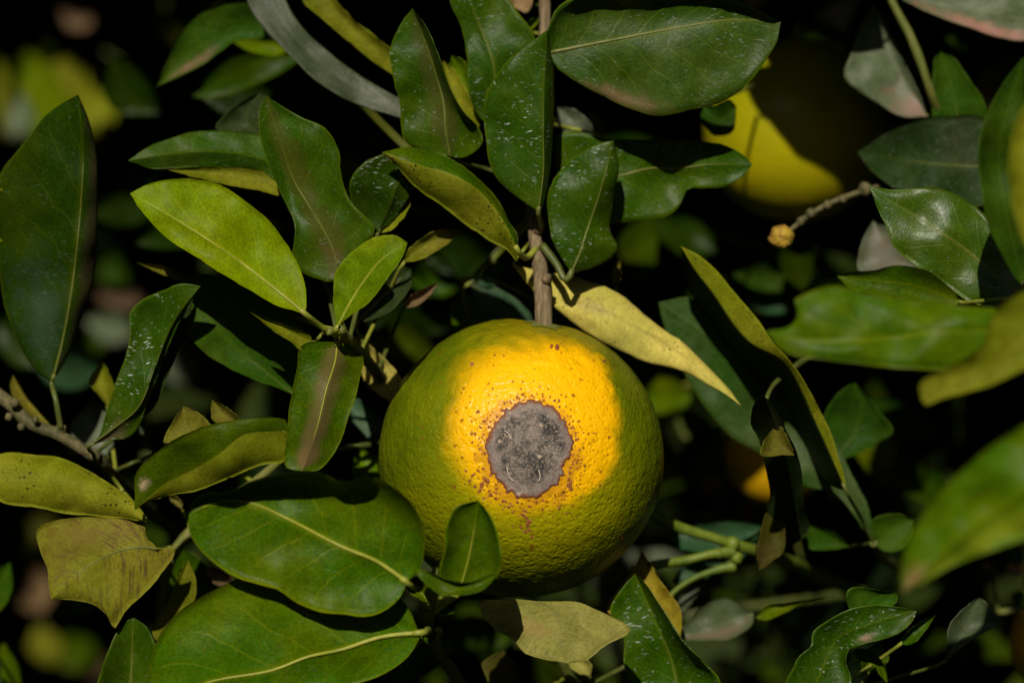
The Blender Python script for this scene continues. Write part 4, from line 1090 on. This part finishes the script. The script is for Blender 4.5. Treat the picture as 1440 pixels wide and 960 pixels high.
# rust coloured scabs round the scar
RUST = plain_mat('rust_scab', (.17, .045, .008), (.30, .11, .025), 900, .7, .6)
rng = random.Random(5)
spots = []
for k in range(260):
    th = rng.uniform(0, 2 * math.pi)
    f = 1.02 + abs(rng.gauss(0, .22))
    r = scar_r(th) * f * (1.12 if math.sin(th) > .2 else 1)
    if math.sin(th) < -.6 and f > 1.2: continue
    spots.append((SCC[0] + math.cos(th) * r, SCC[1] + math.sin(th) * r, rng.uniform(.6, 1.8) * (1.5 if f < 1.12 else 1)))
spots += [(801, 681, 6.5), (803, 688, 4.5), (800, 674, 4), (678, 682, 5.5), (674, 690, 4.5), (682, 674, 4), (665, 668, 4), (655, 662, 3.5), (690, 668, 3.5),
          (740, 728, 5), (742, 738, 5), (736, 724, 4), (745, 733, 4), (739, 748, 3.5), (748, 756, 3), (754, 706, 3), (715, 712, 3), (708, 704, 3.5), (721, 720, 2.5), (680, 700, 3), (668, 684, 3.5), (660, 676, 3), (685, 676, 5), (738, 718, 3), (744, 746, 3), (733, 742, 3), (746, 712, 2.5), (728, 706, 3), (690, 696, 4), (697, 701, 3),
          (787, 714, 4), (763, 703, 3), (797, 722, 2.5), (672, 579, 4), (681, 592, 3.5), (668, 610, 3), (664, 622, 3), (676, 601, 3), (786, 563, 3), (806, 600, 3), (810, 618, 3),
          (815, 632, 2.5), (822, 655, 3), (784, 488, 6), (776, 486, 4), (663, 511, 4), (695, 497, 2), (708, 497, 2), (727, 558, 3), (735, 536, 2), (850, 507, 2.5), (876, 758, 4)]
vs, fs = [], []
for px, py, r in spots:
    q0 = on_orange(px, py, .00030)
    if q0 is None: continue
    b0 = len(vs)
    vs.append(q0[0])
    el = rng.uniform(.6, 1.0); rot = rng.uniform(0, 6)
    for i in range(9):
        th = 2 * math.pi * i / 9
        a = r * rng.uniform(.75, 1.2)
        dx, dy = a * math.cos(th), a * math.sin(th) * el
        vs.append(on_orange(px + dx * math.cos(rot) - dy * math.sin(rot), py + dx * math.sin(rot) + dy * math.cos(rot), -.00004)[0])
    for i in range(9):
        fs.append((b0, b0 + 1 + (i + 1) % 9, b0 + 1 + i))
tag(obj('rust_speckles', vs, fs, [RUST], ORANGE, OC), 'rust brown specks scattered round the scar', kind='stuff')
FIB = plain_mat('dry_fibre', (.55, .46, .34), (.62, .54, .42), 300, .8, .1)
for pts in ([(713, 656), (716, 668), (722, 676)], [(710, 606), (716, 611), (719, 618)], [(757, 660), (759, 670), (757, 676)]):
    P = catmull([Vector((a, b, 0)) for a, b in pts], 10)
    C = [on_orange(q.x, q.y, .0008)[0] for q in P]
    tv, tf = tube(C, [.55 / PXCM / 100] * 10, 6)
    obj('fibre', tv, tf, [FIB], ORANGE, C[0])
# calyx button under the twig
cp = OC + STEM_DIR * (OR * ofn(STEM_DIR) + .0007)
cv, cf = [], []
a_ = STEM_DIR.cross(Vector((1, 0, 0))).normalized(); b_ = STEM_DIR.cross(a_)
def on_skin(q, lift):
    n_ = (q - OC).normalized()
    return OC + n_ * (OR * ofn(n_) + lift)


cv.append(on_skin(cp, .0010))
for i in range(40):
    th = 2 * math.pi * i / 40
    r = .0047 * (1 + .22 * math.cos(5 * th) + .15 * noise.noise(Vector((math.cos(th) * 2, math.sin(th) * 2, 3))))
    cv.append(on_skin(cp + a_ * math.cos(th) * r + b_ * math.sin(th) * r, .0002))
for i in range(40):
    cf.append((0, 1 + i, 1 + (i + 1) % 40))
obj('calyx', cv, cf, [GREENBARK], ORANGE, cp)


def fruit(name, label, cat, px, py, d, rpx, mat, squash=1.0, lit=None, stalk=True):
    c = at(px, py, d)
    r = rpx / 1440 * .36 * (-CAM_Y + d / 100)
    root = empty(name, c, label, cat)
    v, f = ball(c, r, 96, 64, lambda n_: (1 + (.012 if rpx > 30 else .16) * noise.noise(n_ * 1.6 + c * 9) + (0 if rpx > 30 else .09) * noise.noise(n_ * 4.5 + c * 9)) * (1 - (1 - squash) * n_.z * n_.z))
    obj('peel', v, f, [mat], root, c)
    top = c + Vector((0, 0, r * .97 * squash))
    if stalk: tv, tf = tube([top, top + Vector((.001, .001, .004)), top + Vector((.004, .012, .008))], [.003, .0022, .002], 8)
    if stalk: obj('stalk', tv, tf, [GREENBARK], root, top)
    if lit: LIT.append((at(*lit), .018))
    return root


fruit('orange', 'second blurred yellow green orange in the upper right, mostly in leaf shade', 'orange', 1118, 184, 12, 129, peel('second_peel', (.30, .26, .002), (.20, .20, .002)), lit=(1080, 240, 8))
fruit('orange', 'small blurred ripe orange deep in the foliage right of the main orange', 'orange', 1090, 640, 16.3, 72, peel('ripe_peel', (.48, .26, .003), (.46, .28, .003)), lit=(1050, 660, 14))
fruit('orange', 'ripe orange cut off by the right edge near the bottom', 'orange', 1496, 905, 9, 76, peel('ripe_peel', (.48, .26, .003), (.46, .28, .003)), lit=(1430, 890, 8))
fruit('fruitlet', 'tiny shrivelled yellow brown fruitlet on the end of the dry twig', 'fruitlet', 1099, 333, 2, 17, plain_mat('shrivelled_peel', (.20, .10, .015), (.36, .24, .02), 420, .7, .8), lit=(1099, 333, 2), stalk=False)
fruit('fruitlet', 'tiny yellow fruitlet cut by the top edge above the broad leaf', 'fruitlet', 1062, -2, 14, 15, peel('fruitlet_peel', (.40, .28, .01), (.36, .25, .01)), stalk=False)

# ================================================================== the tree behind, and the ground
TREE = empty('orange_tree', (0, .75, 0), 'dense dark leaf crown of the orange tree filling the background', 'tree')
def trunk_path(pts, name, parent):
    P = catmull([Vector((*p,)) for p in pts], 24)
    C = [Vector((q[0], q[1], q[2])) for q in P]
    tv, tf = tube(C, [q[3] for q in P], 14, bump=.12)
    return obj(name, tv, tf, [OLDBARK], parent, C[0])
trunk_path([(.05, .8, -.05, .085), (.04, .78, .4, .07), (.0, .8, .9, .062), (.03, .78, 1.3, .05), (.0, .8, 1.8, .03)], 'trunk', TREE)
for pts in ([(.0, .8, .95, .035), (.2, .55, 1.1, .025), (.35, .25, 1.3, .014), (.4, .16, 1.36, .010)], [(.0, .8, 1.0, .035), (-.2, .55, 1.2, .022), (-.3, .3, 1.35, .012)],
            [(.03, .78, 1.3, .03), (.05, .5, 1.5, .02), (.02, .22, 1.62, .012)], [(.0, .8, .8, .03), (.1, .5, 1.0, .02), (.15, .2, 1.2, .012)]):
    trunk_path(pts, 'limb', TREE)
crown = []
rng = random.Random(3)
half = math.tan(math.atan(SENSOR / 2 / FOCAL))
SIZE = .085


def blocked(p):
    """keep clear: the view between the camera and the shoots, and the sun's way to whatever it reaches"""
    dist = p.y - CAM_Y
    if dist < -CAM_Y + .27:
        if abs(p.x) < half * dist + .05 and abs(p.z - CAM_Z) < half * dist * .667 + .05: return True
    kk = SENSOR / FOCAL / 1440 * dist
    ax_, ay_ = 720 + p.x / kk, 480 - (p.z - CAM_Z) / kk
    for vx, vy, vr, vd in VIEW:
        if p.y * 100 < vd and abs(ax_ - vx) < vr and abs(ay_ - vy) < vr: return True
    for q, r in LIT:
        v = p - q
        t = v.dot(SUN)
        if t > -.01:
            e = (v - SUN * t).length
            if e < r + .014: return True
    return False


def leaf_bit(p, ax, nn, Lg, Wd, droop, vs, fs):
    sd = ax.cross(nn)
    if sd.length < .1: return False
    sd.normalize(); nn = sd.cross(ax).normalized()
    b0 = len(vs)
    for s, w in ((0, .03), (.2, .72), (.45, 1), (.7, .8), (.9, .35), (1, .02)):
        c = p + ax * (s * Lg) - Vector((0, 0, droop * s * s))
        vs += [c - sd * Wd * w + nn * Wd * w * .3, c, c + sd * Wd * w + nn * Wd * w * .3]
    for k in range(5):
        a = b0 + k * 3
        fs += [(a, a + 1, a + 4, a + 3), (a + 1, a + 2, a + 5, a + 4)]
    return True


vs, fs, mi = [], [], []
count = 0
while count < 50000:
    u = rng.random()
    if u < .6: p = Vector((rng.uniform(-.6, .6), 0, rng.uniform(.95, 2.3)))
    else: p = Vector((rng.uniform(-1.3, 1.3), 0, rng.uniform(.25, 2.6)))
    edge = ((p.x / 1.4) ** 2 + ((p.z - 1.4) / 1.3) ** 2)
    if edge > 1: continue
    # the fruit hangs in a hollow: the crown bulges forward to either side of it, above and below, shaped to hold off sky light
    hollow = max(0, min(1, (math.hypot(p.x, (p.z - 1.4) * 1.3) - .16) / .25))
    y0 = -.20 * hollow * (1 - edge) + .6 * edge ** 2
    p.y = y0 + abs(rng.gauss(0, .24)) + (rng.uniform(.1, 1.5) if u % .1 < .045 else 0)
    ax = Vector((rng.gauss(0, 1), rng.gauss(-.4, 1), rng.gauss(-.3, .8))).normalized()
    nn = Vector((rng.gauss(0, .7), rng.gauss(-.5, .7), rng.gauss(.6, .7)))
    Lg = SIZE * rng.uniform(.7, 1.3)
    if abs(p.x) < .3 and abs(p.z - 1.4) < .25 and p.y < .6: Lg *= .62
    if blocked(p) or blocked(p + ax * Lg * .5) or blocked(p + ax * Lg): continue
    if not leaf_bit(p, ax, nn, Lg, Lg * rng.uniform(.40, .52) * .5, rng.uniform(.0, .25) * Lg, vs, fs): continue
    mi += [rng.choice((0, 0, 1, 1, 1, 2))] * 10
    count += 1
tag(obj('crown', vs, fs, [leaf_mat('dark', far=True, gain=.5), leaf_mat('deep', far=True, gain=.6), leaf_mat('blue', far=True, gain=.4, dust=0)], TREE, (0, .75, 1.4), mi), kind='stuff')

# unseen foliage added behind the camera to block the low sky
vs, fs = [], []
for k in range(9000):
    cx = rng.choice((-6, -3, 0, 3, 6)) + rng.uniform(-.3, .3)
    q = Vector((rng.gauss(0, 1), rng.gauss(0, 1), rng.gauss(0, 1))).normalized() * rng.uniform(.75, 1) ** .5
    p = Vector((cx + q.x * 1.9, -4.3 + q.y * 1.2, 1.75 + q.z * 1.65))
    ax = Vector((rng.gauss(0, 1), rng.gauss(0, 1), rng.gauss(0, 1))).normalized()
    leaf_bit(p, ax, Vector((rng.gauss(0, .7), rng.gauss(0, .7), rng.gauss(.5, .7))), rng.uniform(.2, .34), .07, .05, vs, fs)
tag(obj('sky_screen_foliage', vs, fs, [leaf_mat('dark', far=True)], None, (0, -4.3, 1.7)), kind='stuff')

gv, gf = [], []
NG = 60
for j in range(NG + 1):
    for i in range(NG + 1):
        a, b = (i / NG * 2 - 1), (j / NG * 2 - 1)
        x, y = math.copysign(abs(a) ** 3, a) * 150, math.copysign(abs(b) ** 3, b) * 150
        gv.append(Vector((x, y, .02 * noise.noise(Vector((x * .6, y * .6, 0))))))
for j in range(NG):
    for i in range(NG):
        a = j * (NG + 1) + i
        gf.append((a, a + 1, a + NG + 2, a + NG + 1))
tag(obj('ground', gv, gf, [plain_mat('orchard_soil', (.12, .10, .06), (.08, .10, .035), 6, .9, .6, dist=.02)]), kind='structure')
